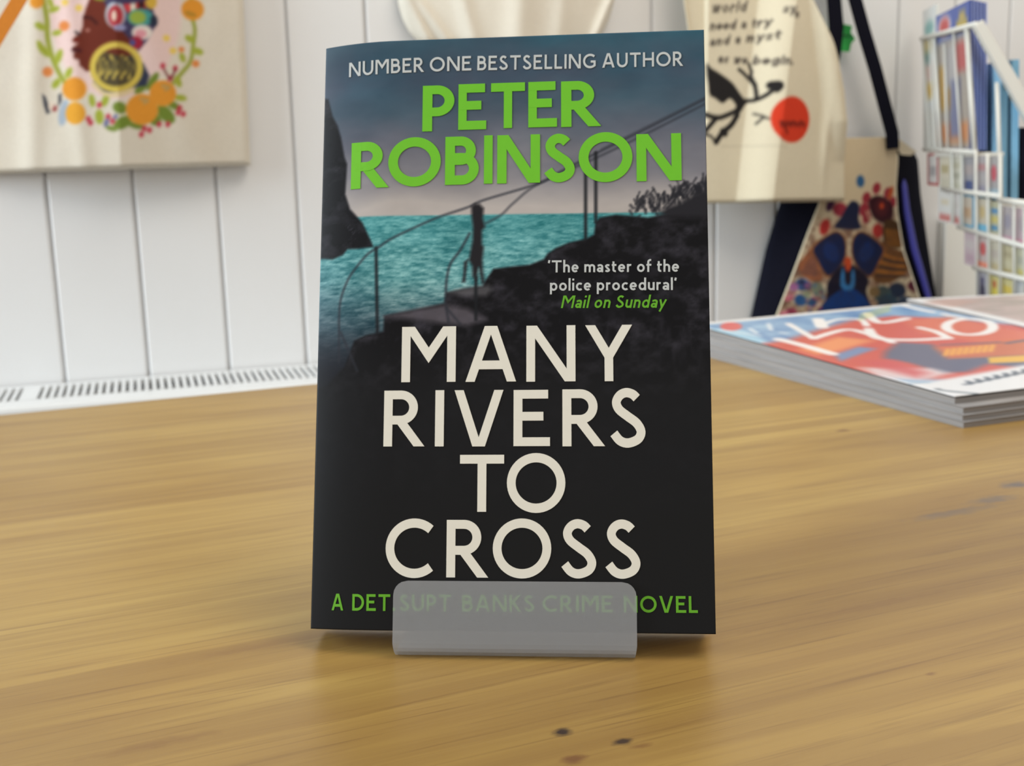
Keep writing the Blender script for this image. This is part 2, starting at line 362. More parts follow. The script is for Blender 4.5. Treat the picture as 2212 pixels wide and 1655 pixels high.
def wood():
    m = bpy.data.materials.new('oiled_oak'); m.use_nodes = True; nt = m.node_tree; b = nt.nodes['Principled BSDF']; N = nt.nodes.new; Lk = nt.links.new
    tc = N('ShaderNodeTexCoord')
    def noise(scale, sc, det=4, dist=0.0, rough=.55):
        mp = N('ShaderNodeMapping'); mp.inputs['Scale'].default_value = sc; Lk(tc.outputs['Object'], mp.inputs[0])
        n = N('ShaderNodeTexNoise'); n.inputs['Scale'].default_value = scale; n.inputs['Detail'].default_value = det; n.inputs['Distortion'].default_value = dist; n.inputs['Roughness'].default_value = rough
        Lk(mp.outputs[0], n.inputs['Vector']); return n.outputs[0]
    def ramp(src, stops):
        r = N('ShaderNodeValToRGB'); r.color_ramp.elements[0].position = stops[0][0]; r.color_ramp.elements[0].color = stops[0][1]
        r.color_ramp.elements[1].position = stops[-1][0]; r.color_ramp.elements[1].color = stops[-1][1]
        for p, c in stops[1:-1]: e = r.color_ramp.elements.new(p); e.color = c
        Lk(src, r.inputs[0]); return r.outputs[0]
    def mixc(fac, a, bcol, mode='MIX'):
        x = N('ShaderNodeMix'); x.data_type = 'RGBA'; x.blend_type = mode
        if isinstance(fac, float): x.inputs[0].default_value = fac
        else: Lk(fac, x.inputs[0])
        for i, v in ((6, a), (7, bcol)):
            if isinstance(v, tuple): x.inputs[i].default_value = v
            else: Lk(v, x.inputs[i])
        return x.outputs[2]
    broad = noise(1.0, (2.2, 9, 1), 3, .8)
    col = ramp(broad, [(.30, rgb(145, 114, 56)), (.5, rgb(162, 130, 69)), (.72, rgb(176, 146, 81))])
    rings = noise(1.0, (2.4, 56, 1), 5, 1.2, .6)
    k = ramp(rings, [(.40, (1, 1, 1, 1)), (.62, (0, 0, 0, 1))])
    f1 = N('ShaderNodeMath'); f1.operation = 'MULTIPLY'; f1.inputs[1].default_value = .44; Lk(k, f1.inputs[0])
    col = mixc(f1.outputs[0], col, rgb(122, 88, 46))
    pores = noise(1.0, (14, 620, 1), 3, .3, .6)
    k2 = ramp(pores, [(.56, (0, 0, 0, 1)), (.70, (1, 1, 1, 1))])
    f2 = N('ShaderNodeMath'); f2.operation = 'MULTIPLY'; f2.inputs[1].default_value = .38; Lk(k2, f2.inputs[0])
    col = mixc(f2.outputs[0], col, rgb(100, 68, 36))
    # knots and dark flecks: table-local x, y, half sizes, strength, colour
    warp = noise(1.0, (180, 260, 1), 3)
    for (kx, ky, ra, rb, st, kc) in KNOTS:
        mp = N('ShaderNodeMapping'); mp.vector_type = 'POINT'; mp.inputs['Location'].default_value = (-kx / ra, -ky / rb, 0); mp.inputs['Scale'].default_value = (1 / ra, 1 / rb, 0)
        Lk(tc.outputs['Object'], mp.inputs[0]); ln = N('ShaderNodeVectorMath'); ln.operation = 'LENGTH'; Lk(mp.outputs[0], ln.inputs[0])
        ad = N('ShaderNodeMath'); ad.operation = 'MULTIPLY_ADD'; Lk(warp, ad.inputs[0]); ad.inputs[1].default_value = 1.3; Lk(ln.outputs['Value'], ad.inputs[2])
        mr = N('ShaderNodeMapRange'); mr.inputs[1].default_value = 1.0; mr.inputs[2].default_value = 1.75; mr.inputs[3].default_value = st; mr.inputs[4].default_value = 0; Lk(ad.outputs[0], mr.inputs[0])
        col = mixc(mr.outputs[0], col, kc)
    Lk(col, b.inputs['Base Color']); b.inputs['Roughness'].default_value = .36; b.inputs['Specular IOR Level'].default_value = .75
    bp = N('ShaderNodeBump'); bp.inputs['Strength'].default_value = .12; bp.inputs['Distance'].default_value = .0004; bp.invert = True
    Lk(pores, bp.inputs['Height']); Lk(bp.outputs[0], b.inputs['Normal'])
    return m

# ------------------------------------------------------------------ the setting: wall, floor
def wall_mesh():
    prof = []; g = 0.0024; dp = 0.0065
    i0, i1 = -22, 24
    for i in range(i0, i1):
        s = GROOVE0 + i * BOARD
        prof += [(s - g - .0015, 0), (s - g, -.0006), (s, -dp), (s + g * .35, -dp), (s + g * .8, -.0008), (s + g + .001, 0)]
    mb = MB(); n = len(prof)
    front = [wall(s, d, 0) for s, d in prof] + [wall(s, d, 2.6) for s, d in prof]
    mb.add(front, [(i, i + 1, n + i + 1, n + i) for i in range(n - 1)])
    a, b = prof[0][0], prof[-1][0]
    mb.box((a, -.08, 0), (b, -.006, 2.6), wall)
    return mb
struct(wall_mesh().build('wall_back', M['paint']))
fl = MB(); fl.box((-2.6, -2.2, -.05), (2.9, 2.6, 0)); struct(fl.build('floor', M['floor']))

# ------------------------------------------------------------------ table
TA = math.radians(23.0); TB = np.array([-0.33622, 0.74135])   # a point of the far edge
EX = np.array([math.cos(TA), math.sin(TA)]); EY = np.array([-math.sin(TA), math.cos(TA)])
def tloc(P): d = np.asarray(P)[:2] - TB; return (d @ EX, d @ EY)
def kn(px, py, a, b, st, c): x, y = tloc(on_flat(px, py, TZ)); return (x, y, a, b, st, c)
DK = rgb(52, 36, 30); BR = rgb(112, 74, 42); GY = rgb(88, 82, 84)
KNOTS = [kn(1216, 1582, .0035, .0024, 1, DK), kn(1240, 1640, .0038, .0026, .9, BR), kn(1342, 1602, .0034, .0022, .95, DK), kn(1382, 1612, .004, .0015, .6, BR),
         kn(1822, 930, .006, .003, .75, BR), kn(2195, 1047, .010, .005, .85, GY), kn(2060, 1108, .026, .0045, .5, GY), kn(2140, 1080, .015, .005, .6, GY), kn(2010, 1456, .0022, .0014, .6, BR), kn(1880, 1310, .05, .003, .25, BR),
         kn(330, 1610, .02, .003, .4, BR), kn(590, 1390, .03, .004, .3, BR)]
M['oak'] = wood()
tb = empty('table', (TB[0], TB[1], 0), (0, 0, TA))
tag(tb, 'pale oak table with satin grain and small dark knots under the black book', 'table')
m = MB(); m.box((-1.0, -.95, TZ - .032), (1.5, 0, TZ)); m.build('tabletop', M['oak'], tb, bevel=.002)
m = MB(); m.box((-.9, -.87, TZ - .112), (1.4, -.08, TZ - .032)); m.build('apron', M['oak'], tb)
for (x, y) in ((-.92, -.06), (1.42, -.06), (-.92, -.89), (1.42, -.89)):
    m = MB(); m.box((x - .035, y - .035, 0), (x + .035, y + .035, TZ - .032)); m.build('leg', M['oak'], tb)

# ------------------------------------------------------------------ radiator behind the table
RZ = TZ + EYE - .0 - .2245
def build_radiator():
    zr = TZ - .0715; s0, s1 = -1.05, .62; n0, n1 = .004, .145
    fr = lambda s, n, z: wall(s, n, z)
    root = empty('radiator', wall((s0 + s1) / 2, .07, 0)); o = np.array(root.location)
    tag(root, 'white panel radiator with slotted top grille against the wall behind the table', 'radiator')
    m = MB()
    m.box((s0, .118, zr - .52), (s1, n1, zr - .006), fr); m.box((s0, n0, zr - .52), (s1, n0 + .02, zr - .010), fr)
    m.build('panel', M['radiator'], root, o, bevel=.006)
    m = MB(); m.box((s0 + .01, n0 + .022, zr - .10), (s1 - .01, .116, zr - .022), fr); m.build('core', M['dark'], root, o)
    m = MB()
    m.box((s0, n0, zr - .006), (s1, .016, zr), fr); m.box((s0, .086, zr - .006), (s1, .128, zr - .001), fr)
    m.tube([fr(s0, .136, zr - .0045), fr(s1, .136, zr - .0045)], .0075, 14)
    p = .0079; k = 0; s = s0
    while s < s1:
        wd = p * .5
        if k == 116: wd = p * 2.2
        m.box((s, .014, zr - .005), (min(s + wd, s1), .088, zr - .0003), fr); s += wd + p * .5; k += 1
    m.build('grille', M['radiator'], root, o)
    for s in (s0 + .12, s1 - .12):
        m = MB(); m.box((s - .02, n0 + .03, 0), (s + .02, n0 + .09, zr - .519), fr); m.build('foot', M['radiator'], root, o)
build_radiator()

# ------------------------------------------------------------------ the book
YAW, LEAN = -0.0927, 0.3252
BX, BY, BZ = -0.0029, 0.34355, TZ + EYE - .1455
BWID, BHGT, BTH = .129, .198, .0205
RB = rz(YAW) @ rx(-LEAN)
book = empty('book', (BX, BY, BZ), (-LEAN, 0, YAW))
tag(book, 'black and teal paperback crime novel standing upright on the frosted stand', 'book')
B0 = np.array([BX, BY, BZ]); BN = RB @ np.array([0, -1.0, 0])
def bpx(px, py):
    q = RB.T @ (hit(px, py, B0, BN) - B0); return (q[0], q[2])
X0, X1 = -BWID / 2 - .0007, BWID / 2
def curl(x):      # the cover eases back towards the spine
    k = np.clip(1 - (x - X0) / .026, 0, 1); return .0043 * k ** 2

def book_front():
    nu, nv = 330, 500
    xs = np.linspace(X0, X1, nu); zs = np.linspace(0, BHGT, nv)
    gx, gz = np.meshgrid(xs, zs); P = np.stack([gx.ravel(), gz.ravel()], 1)
    p = Paint(P, (100, 100, 112), bpx); p.soft = .0005
    X, Z = P[:, 0], P[:, 1]
    zh = lambda y, x=1100: bpx(x, y)[1]
    # printed photo: cloudy sky
    def grad(z, stops):
        zz = np.array([s[0] for s in stops])[::-1]; cc = np.array([s[1] for s in stops], float)[::-1]
        return np.stack([np.interp(z, zz, cc[:, k]) for k in range(3)], 1)
    n1 = fbm(X * 28, Z * 60, 3); n2 = fbm(X * 60 + 5, Z * 110, 9)
    zz = Z + (n1 - .5) * .016
    sky = grad(zz, [(zh(75), (62, 82, 96)), (zh(150), (66, 76, 92)), (zh(230), (70, 84, 98)), (zh(300), (98, 100, 112)), (zh(370), (134, 131, 136)), (zh(450), (176, 168, 164))])
    teal = np.clip((fbm(X * 22 + 3, Z * 40 + 1, 21) - .42) * 3.0 + (X + .005) * 12, 0, 1) * np.clip((Z - zh(330)) / .05, 0, 1)
    sky = sky * (1 - .65 * teal[:, None]) + np.array([40, 98, 116]) * .65 * teal[:, None]
    sky += (n2 - .5)[:, None] * 20
    p.C = np.clip(sky / 255, 0, 1)
    # sea
    hz = bpx(790, 467), bpx(1390, 459)
    zhor = hz[0][1] + (X - hz[0][0]) * (hz[1][1] - hz[0][1]) / (hz[1][0] - hz[0][0])
    dep = np.clip((zhor - Z) / .05, 0, 1)
    w1 = fbm(X * (420 - 160 * dep) + Z * 90, Z * (700 - 300 * dep), 5, 4); w2 = fbm(X * 60, Z * 120, 8, 3)
    sea = np.array([80, 150, 154])[None] * (1 - dep[:, None]) + np.array([104, 142, 144])[None] * dep[:, None]
    sea = sea + ((w1 - .5) * 250)[:, None] * np.array([1.0, .85, .8]) * (.35 + .65 * dep[:, None]) + ((w2 - .5) * 70)[:, None]
    fade = np.clip((zh(600) - Z) / (zh(600) - zh(800)), 0, 1)[:, None]
    lf = np.clip((bpx(860, 600)[0] - X) / .03, 0, 1)[:, None] * np.clip((zh(520) - Z) / .02, 0, 1)[:, None]
    sea = sea * (1 - .35 * lf) + np.array([48, 78, 100]) * .35 * lf
    sea = sea * (1 - fade) + np.array([28, 32, 46]) * fade
    k = np.clip((zhor - Z) / .0006 + .5, 0, 1)[:, None]
    p.C = p.C * (1 - k) + np.clip(sea / 255, 0, 1) * k
    ink = (34, 34, 40)
    def rock(pts, base, amp, seed, sc=220):
        before = p.C.copy(); p.poly(pts, base); d = np.abs(p.C - before).sum(1) > 1e-6
        q = np.abs(p.C - np.array(base) / 255.).sum(1) < .02
        nn = fbm(X * sc, Z * sc * 1.3, seed, 5); nn = np.clip((nn - .52) * 3.2, -.25, 1)
        p.C[q] = np.clip(p.C[q] + (nn[q] * amp / 255.)[:, None] * np.array([1, .96, 1.08]), 0, 1)
    # left cliff
    rock([(640, 190), (703, 206), (713, 243), (725, 266), (733, 292), (741, 335), (747, 351), (743, 416), (754, 449), (766, 462), (782, 480), (790, 497), (800, 518), (806, 533), (774, 536), (748, 536), (737, 548), (713, 556), (692, 553), (640, 556)], (24, 24, 28), 20, 31)
    # right hill and bank, falling into the dark lower half
    rock([(1560, 420), (1531, 432), (1480, 450), (1440, 462), (1400, 470), (1370, 467), (1330, 464), (1296, 470), (1287, 480), (1283, 507), (1266, 516), (1230, 524), (1201, 536), (1183, 548), (1175, 560), (1144, 572), (1104, 576), (1066, 581), (1050, 604), (1042, 618), (1000, 624), (964, 632), (960, 655), (900, 668), (830, 682), (828, 716), (812, 720), (790, 724), (764, 735), (755, 758), (742, 790), (700, 830), (640, 850), (640, 1400), (1560, 1400)], (22, 21, 25), 28, 41, 220)
    # bush
    for i in range(150):
        t = random.random(); bx = 1362 + t * 172; by = 452 - t * 42 + random.gauss(0, 11) * (1.2 - .3 * t)
        if t < .35 and random.random() < .3: continue
        L = random.uniform(6, 22); a = random.uniform(-2.4, -.7)
        p.line([(bx, by), (bx + L * math.cos(a), by + L * math.sin(a))], random.uniform(.0003, .0008), ink, .85)
    p.poly([(1420, 462), (1440, 446), (1470, 436), (1500, 418), (1560, 396), (1560, 470), (1440, 470)], (36, 35, 40), soft=.0014)
    # stone ledges
    p.poly([(830, 684), (870, 674), (960, 658), (1010, 666), (1050, 690), (1010, 704), (960, 700), (900, 692)], (98, 92, 100), .75, soft=.0012)
    p.poly([(968, 632), (1000, 622), (1056, 616), (1064, 626), (1050, 640), (1000, 640)], (110, 108, 112), .6, soft=.001)
    nn = fbm(X * 200 + 9, Z * 90, 61, 4); kk = np.clip((nn - .6) * 4, 0, 1) * np.clip((Z - zh(860)) / .015, 0, 1) * np.clip((zh(640) - Z) / .01, 0, 1) * np.clip((X - bpx(760, 800)[0]) / .02, 0, 1) * .35
    p.mix(kk, (88, 84, 98))
    # lower half sinks to black ink
    k = np.clip((zh(700) - Z) / (zh(700) - zh(860)), 0, 1); p.mix(k * .93, (25, 25, 27))
    k = np.clip((zh(1000) - Z) / .02, 0, 1); p.mix(k, (24, 24, 25))
    # iron railing
    def rail(pts, wd=.0007, a=.8, c=(44, 46, 54)): p.line([tuple(q) for q in spline(pts, 6)], wd, c, a)
    rail([(1535, 208), (1523, 214), (1384, 284), (1280, 335), (1205, 374), (1165, 396), (1046, 432), (1010, 448), (945, 470), (884, 497), (843, 517), (819, 533), (794, 548), (770, 574), (749, 603), (733, 644), (729, 684), (729, 716), (729, 780)])
    rail([(1540, 216), (1390, 292), (1290, 340), (1165, 396), (1110, 438), (1083, 464), (1050, 482)], .0008, .6)
    rail([(1540, 202), (1420, 262), (1300, 322)], .0006, .4)
    rail([(1014, 505), (994, 541), (973, 570), (965, 603), (963, 635), (963, 656), (969, 696)], .0008)
    rail([(965, 666), (994, 700)], .0007); rail([(733, 716), (748, 750), (770, 800)], .0007)
    for a, b in (((812, 535), (815, 720)), ((1028, 600), (1028, 690)), ((1265, 372), (1265, 516)), ((1287, 330), (1287, 480))):
        p.line([a, b], .0010, (26, 28, 32), .95)
    # walking figure and dog, printed small
    p.poly([(1018, 446), (1026, 440), (1036, 441), (1045, 450), (1043, 472), (1048, 490), (1041, 498), (1041, 527), (1045, 534), (1042, 560), (1043, 585), (1047, 612), (1041, 612), (1034, 578), (1029, 605), (1021, 597), (1020, 575), (1013, 562), (1016, 545), (1021, 520), (1022, 492), (1019, 468)], (34, 32, 36), soft=.0007)
    p.poly([(1002, 566), (1011, 560), (1008, 582), (1005, 610), (998, 610), (1001, 590)], (40, 38, 42), .9)
    p.C = np.clip(p.C, 0, 1)
    gy = curl(gx.ravel()) + 0.0
    # slightly eased corner at top right
    v = np.stack([gx.ravel(), gy, gz.ravel()], 1)
    o = raw('front_cover', v, gfaces(nu, nv), M['gloss_print'], book, p.C)
    o.data.materials.append(M['card'])
    md = o.modifiers.new('card', 'SOLIDIFY'); md.thickness = .0004; md.offset = -1; md.material_offset_rim = 1; md.material_offset = 1
    return o
FRONT = book_front()
m = MB(); m.box((X0 + .0032, .0052, .0008), (X1 - .0012, BTH - .0006, BHGT - .0008)); m.box((X1 - .1030, .0006, .0008), (X1 - .0012, .0052, BHGT - .0008)); m.build('page_block', M['paper'], book)
m = MB(); m.box((X0 + .0010, BTH - .0005, 0), (X1, BTH, BHGT)); m.build('back_cover', mat('black_cover_card', rgb(24, 24, 26), .4), book)
m = MB(); m.prism([(X0 + .0004, .0046), (X0 + .001, .0046), (X0 + .001, BTH), (X0, BTH - .002), (X0 - .0004, .012)], 0, BHGT, lambda x, y, e: (x, y, e)); m.build('spine', M['navy'], book)

def put_glyphs(mb, boxes, t):
    """boxes: (char, (x0,y0,x1,y1) photo pixels at left/top/right/bottom)"""
    cnt = 0
    for ch, (a, b, c, d) in boxes:
        cx, cy = (a + c) / 2, (b + d) / 2
        l = bpx(a, cy)[0]; r = bpx(c, cy)[0]; lo = bpx(cx, d)[1]; hi = bpx(cx, b)[1]; H = hi - lo
        tt = t; wd, polys = glyph_polys(ch, tt); sx = (r - l) / wd
        cnt += emit(mb, polys, lambda x, y: (l + x * sx, lo + y * H), cnt)
def emit(mb, polys, fn, cnt):
    for si, q in polys:
        pts = [fn(*u) for u in q]; e = .00012 + si * 6e-6
        n = len(pts); top = [(x, float(curl(x)) - .0001 - e, z) for x, z in pts]; bot = [(x, float(curl(x)) - .00002, z) for x, z in pts]
        mb.add(top + bot, [tuple(range(n))] + [(i, (i + 1) % n, n + (i + 1) % n, n + i) for i in range(n)])
    return len(polys)
def put_word(mb, text, a, b, cap, t, slant=0.0, gap=.17):
    """text between two baseline pixels a and b, cap height in pixels"""
    A = np.array(bpx(*a)); Bv = np.array(bpx(*b)); d = Bv - A; Lw = np.linalg.norm(d); ex = d / Lw; ey = np.array([-ex[1], ex[0]])
    mid = ((a[0] + b[0]) / 2, (a[1] + b[1]) / 2); H = bpx(mid[0], mid[1] - cap)[1] - bpx(*mid)[1]
    tot = 0; items = []
    for ch in text:
        if ch == ' ': tot += .32; continue
        wd, polys = glyph_polys(ch, t); items.append((tot, polys)); tot += wd + gap
    tot -= gap; sx = Lw / tot; cnt = 0
    for off, polys in items:
        cnt += emit(mb, polys, lambda x, y: tuple(A + ex * (off + x + slant * y) * sx + ey * y * H), cnt)

def z6(ch, a, b, c, d): k = 2.8533; return (ch, (820 + a / k, 680 + b / k, 820 + c / k, 680 + d / k))
def z5(ch, a, b, c, d): k = 2.4578; return (ch, (660 + a / k, 50 + b / k, 660 + c / k, 50 + d / k))
m = MB()
put_glyphs(m, [z6('M', 137, 74, 470, 415), z6('A', 530, 70, 843, 413), z6('N', 905, 67, 1207, 412), z6('Y', 1266, 64, 1560, 410),
               z6('R', 27, 468, 280, 812), z6('I', 343, 466, 397, 812), z6('V', 460, 465, 764, 812), z6('E', 826, 464, 1050, 810), z6('R', 1127, 460, 1390, 811), z6('S', 1424, 452, 1639, 820),
               z6('T', 495, 864, 767, 1215), z6('O', 785, 853, 1145, 1222),
               z6('C', 38, 1256, 330, 1623), z6('R', 413, 1265, 672, 1620), z6('O', 698, 1256, 1058, 1626), z6('S', 1122, 1260, 1336, 1626), z6('S', 1393, 1262, 1608, 1628)], .155)
o = m.build('title_lettering', M['cream_ink'], FRONT); o['label'] = 'large cream lettering'
m = MB()
put_glyphs(m, [z5('P', 622, 332, 790, 574), z5('E', 812, 324, 960, 566), z5('T', 985, 318, 1165, 558), z5('E', 1183, 312, 1335, 553), z5('R', 1357, 308, 1570, 550),
               z5('R', 238, 628, 445, 874), z5('O', 440, 607, 718, 868), z5('B', 742, 603, 920, 858), z5('I', 948, 597, 993, 853), z5('N', 1018, 594, 1245, 850), z5('S', 1268, 588, 1430, 846), z5('O', 1450, 580, 1735, 845), z5('N', 1757, 588, 1995, 838)], .19)
o = m.build('author_lettering', M['green_ink'], FRONT); o['label'] = 'bright green author lettering'
m = MB()
def q5(x, y): k = 2.4578; return (660 + x / k, 50 + y / k)
put_word(m, 'NUMBER', q5(225, 277), q5(630, 260), 31, .15)
put_word(m, 'ONE', q5(660, 259), q5(880, 252), 31, .15)
put_word(m, 'BESTSELLING', q5(912, 252), q5(1540, 240), 31, .15)
put_word(m, 'AUTHOR', q5(1575, 238), q5(2005, 228), 31, .15)
o = m.build('strapline_lettering', M['silver_ink'], FRONT); o['label'] = 'pale grey line of small capitals across the cover top'
def q6(x, y): k = 2.4578; return (660 + x / k, 440 + y / k)
m = MB()
put_word(m, "'The master of the", q6(1288, 366), q6(1983, 362), 26, .15, gap=.14)
put_word(m, "police procedural'", q6(1298, 463), q6(1970, 459), 26, .15, gap=.14)
o = m.build('quote_lettering', M['silver_ink'], FRONT); o['label'] = 'pale grey two line quote'
m = MB(); put_word(m, "Mail on Sunday", q6(1356, 555), q6(1908, 553), 27, .15, slant=.2, gap=.14)
o = m.build('quote_source_lettering', M['dim_green_ink'], FRONT); o['label'] = 'green slanted lettering under the quote'
m = MB()
def q7(x, y): k = 2.4578; return (660 + x / k, 1100 + y / k)
for tx, x0, x1 in (('A', 130, 195), ('DET.', 245, 478), ('SUPT', 500, 772), ('BANKS', 832, 1215), ('CRIME', 1258, 1632), ('NOVEL', 1690, 2083)):
    put_word(m, tx, q7(x0, 538 + x0 * .0062), q7(x1, 538 + x1 * .0062), 36, .16)
o = m.build('series_lettering', M['dim_green_ink'], FRONT); o['label'] = 'green line of capitals along the cover bottom'

# ------------------------------------------------------------------ frosted plastic book stand
def frosted():
    m = bpy.data.materials.new('frosted_plastic'); m.use_nodes = True; nt = m.node_tree; N = nt.nodes.new; Lk = nt.links.new
    for n in list(nt.nodes):
        if n.type != 'OUTPUT_MATERIAL': nt.nodes.remove(n)
    out = [n for n in nt.nodes if n.type == 'OUTPUT_MATERIAL'][0]
    ns = N('ShaderNodeTexNoise'); ns.inputs['Scale'].default_value = 900
    df = N('ShaderNodeBsdfPrincipled'); df.inputs['Base Color'].default_value = rgb(220, 222, 225); df.inputs['Roughness'].default_value = .45
    bp = N('ShaderNodeBump'); bp.inputs['Strength'].default_value = .05; bp.inputs['Distance'].default_value = .0002; Lk(ns.outputs[0], bp.inputs['Height']); Lk(bp.outputs[0], df.inputs['Normal'])
    tr = N('ShaderNodeBsdfTranslucent'); tr.inputs[0].default_value = rgb(215, 217, 220)
    rf = N('ShaderNodeBsdfRefraction'); rf.inputs['IOR'].default_value = 1.08; rf.inputs['Roughness'].default_value = .13; rf.inputs[0].default_value = (.93, .94, .95, 1)
    tp = N('ShaderNodeBsdfTransparent'); tp.inputs[0].default_value = (.9, .9, .92, 1)
    a = N('ShaderNodeMixShader'); a.inputs[0].default_value = .35; Lk(df.outputs[0], a.inputs[1]); Lk(tr.outputs[0], a.inputs[2])
    b = N('ShaderNodeMixShader'); b.inputs[0].default_value = .65; Lk(rf.outputs[0], b.inputs[1]); Lk(tp.outputs[0], b.inputs[2])
    c = N('ShaderNodeMixShader'); c.inputs[0].default_value = .68; Lk(a.outputs[0], c.inputs[1]); Lk(b.outputs[0], c.inputs[2])
    Lk(c.outputs[0], out.inputs[0]); return m
M['frosted'] = frosted()
def build_stand():
    sn, cs = math.sin(LEAN), math.cos(LEAN)
    wl, wr = -.0399 - BX, .0372 - BX; H = .0240; r = .0045
    yf, zb = -.0040, .0007
    prof = []
    for h in [H, H - .0004, H - .001, H - .0018, H - .003, H - .0045] + list(np.linspace(H - .006, .0045, 6)):
        dd = H - h; ins = 0 if dd > r else r - math.sqrt(max(0, r * r - (r - dd) ** 2))
        prof.append((yf + h * sn, zb + h * cs, ins))
    for a in np.linspace(0, 1, 7)[1:]:      # bend into the foot
        p0 = np.array([yf + .0045 * sn, zb + .0045 * cs]); p1 = np.array([yf - .0001, zb]); p2 = np.array([yf + .005, zb])
        q = (1 - a) ** 2 * p0 + 2 * a * (1 - a) * p1 + a * a * p2; prof.append((q[0], q[1], .0006 * min(1, a * 2)))
    yb = BTH * cs + .0019
    prof += [(.010, zb, .0006), (yb - .003, zb, .0006)]
    for a in np.linspace(0, 1, 6)[1:]:
        p0 = np.array([yb - .003, zb]); p1 = np.array([yb + .0006, zb]); p2 = np.array([yb + .0006 + .004 * sn, zb + .004 * cs])
        q = (1 - a) ** 2 * p0 + 2 * a * (1 - a) * p1 + a * a * p2; prof.append((q[0], q[1], 0))
    for h in np.linspace(.02, .095, 5): prof.append((yb + .0006 + h * sn, zb + h * cs, 0))
    nu = 12; v = []
    for (y, z, ins) in prof:
        for i in range(nu): v.append((wl + ins + (wr - wl - 2 * ins) * i / (nu - 1), y, z))
    o = raw('book_stand', v, gfaces(nu, len(prof)), M['frosted'], None, None, False)
    o.location = (BX, BY, TZ); o.rotation_euler = (0, 0, YAW)
    md = o.modifiers.new('thick', 'SOLIDIFY'); md.thickness = .0011; md.offset = 0
    tag(o, 'frosted translucent plastic book stand with rounded lip holding the black novel', 'book stand')
build_stand()

# ------------------------------------------------------------------ tote bags hanging on the wall
def interp_edge(pts, z):
    pts = sorted(pts, key=lambda q: q[1]); return np.interp(z, [q[1] for q in pts], [q[0] for q in pts])
def ramp_fold(s, c, w_, amp, dec):
    t = np.clip((s - c) / (2 * w_) + .5, 0, 1); up = .65 * t + .35 * t * t * (3 - 2 * t)
    return amp * up * np.clip(1 - (s - c) / dec, 0, 1)
def tote_body(name, root, left, right, zb, zt, nfun, base, paint, n_back, nu=170, nv=200, topcurve=None, mat_=None, n0=0.02, bottom=None):
    """left/right: [(s,z)] outlines; nfun(s,z,u,v) = distance of the front cloth from the wall"""
    vv = np.linspace(0, 1, nv); uu = np.linspace(0, 1, nu); U, V = np.meshgrid(uu, vv); U = U.ravel(); V = V.ravel()
    zb_f = zb if callable(zb) else (lambda u: zb + 0 * u)
    Z = zb_f(U) + (zt - zb_f(U)) * V
    Lx = interp_edge(left, Z); Rx = interp_edge(right, Z); Sx = Lx + (Rx - Lx) * U
    e = np.minimum(np.minimum(U, 1 - U) / .02, np.minimum(V, 1 - V) / .012); e = np.sqrt(np.clip(1 - (1 - np.clip(e, 0, 1)) ** 2, 0, 1))
    N_ = n_back + .003 + (nfun(Sx, Z, U, V) - n_back - .003) * e
    N_ = np.maximum(N_, n_back + .0015)
    p = Paint(np.stack([Sx, Z], 1), base, lambda x, y: on_wall(x, y, n0)); p.soft = .0012
    if paint: paint(p, Sx, Z)
    f = np.array([wall(s, n, z) for s, n, z in zip(Sx, N_, Z)])
    b = np.array([wall(s, n_back, z) for s, n, z in zip(Sx, N_, Z)])
    n = len(f); faces = gfaces(nu, nv) + gfaces(nu, nv, n, True)
    ring = [i for i in range(nu)] + [j * nu + nu - 1 for j in range(1, nv)] + [(nv - 1) * nu + i for i in range(nu - 2, -1, -1)] + [j * nu for j in range(nv - 2, 0, -1)]
    for a, c in zip(ring, ring[1:] + ring[:1]): faces.append((a, n + a, n + c, c))
    return raw(name, np.concatenate([f, b]), faces, mat_ or M['cloth_print'], root, np.concatenate([p.C, np.tile(np.array(base) / 255., (n, 1))]), True, np.array(root.location))

def strap(root, pts, wd, th, m, name='handle'):
    mb = MB(); mb.ribbon([wall(*q) for q in pts], EN, wd, th); return mb.build(name, m, root, np.array(root.location))
def peg(s, z, label):
    mb = MB(); mb.tube([wall(s, -.001, z), wall(s, .05, z + .006), wall(s, .075, z + .012), wall(s, .085, z + .014)], [.009, .009, .012, .004], 14)
    o = mb.build('wall_peg', M['peg'], None, wall(s, 0, z), True); tag(o, label, 'peg'); return o

def loop(s0, s1, zt, sp, zp, n):   # handle going up over a peg at (sp, zp)
    return [(s0, n, zt - .03), (s0, n, zt + .02)] + [(s0 + (sp - .011 - s0) * k, n + (.03 - n) * k, zt + .02 + (zp - .01 - zt - .02) * k) for k in (.5, .9)] + [(sp - .008, .03, zp + .008), (sp, .03, zp + .0115), (sp + .008, .03, zp + .008)] + [(s1 + (sp + .011 - s1) * k, n + (.03 - n) * k, zt + .02 + (zp - .01 - zt - .02) * k) for k in (.9, .5)] + [(s1, n, zt + .02), (s1, n, zt - .03)]

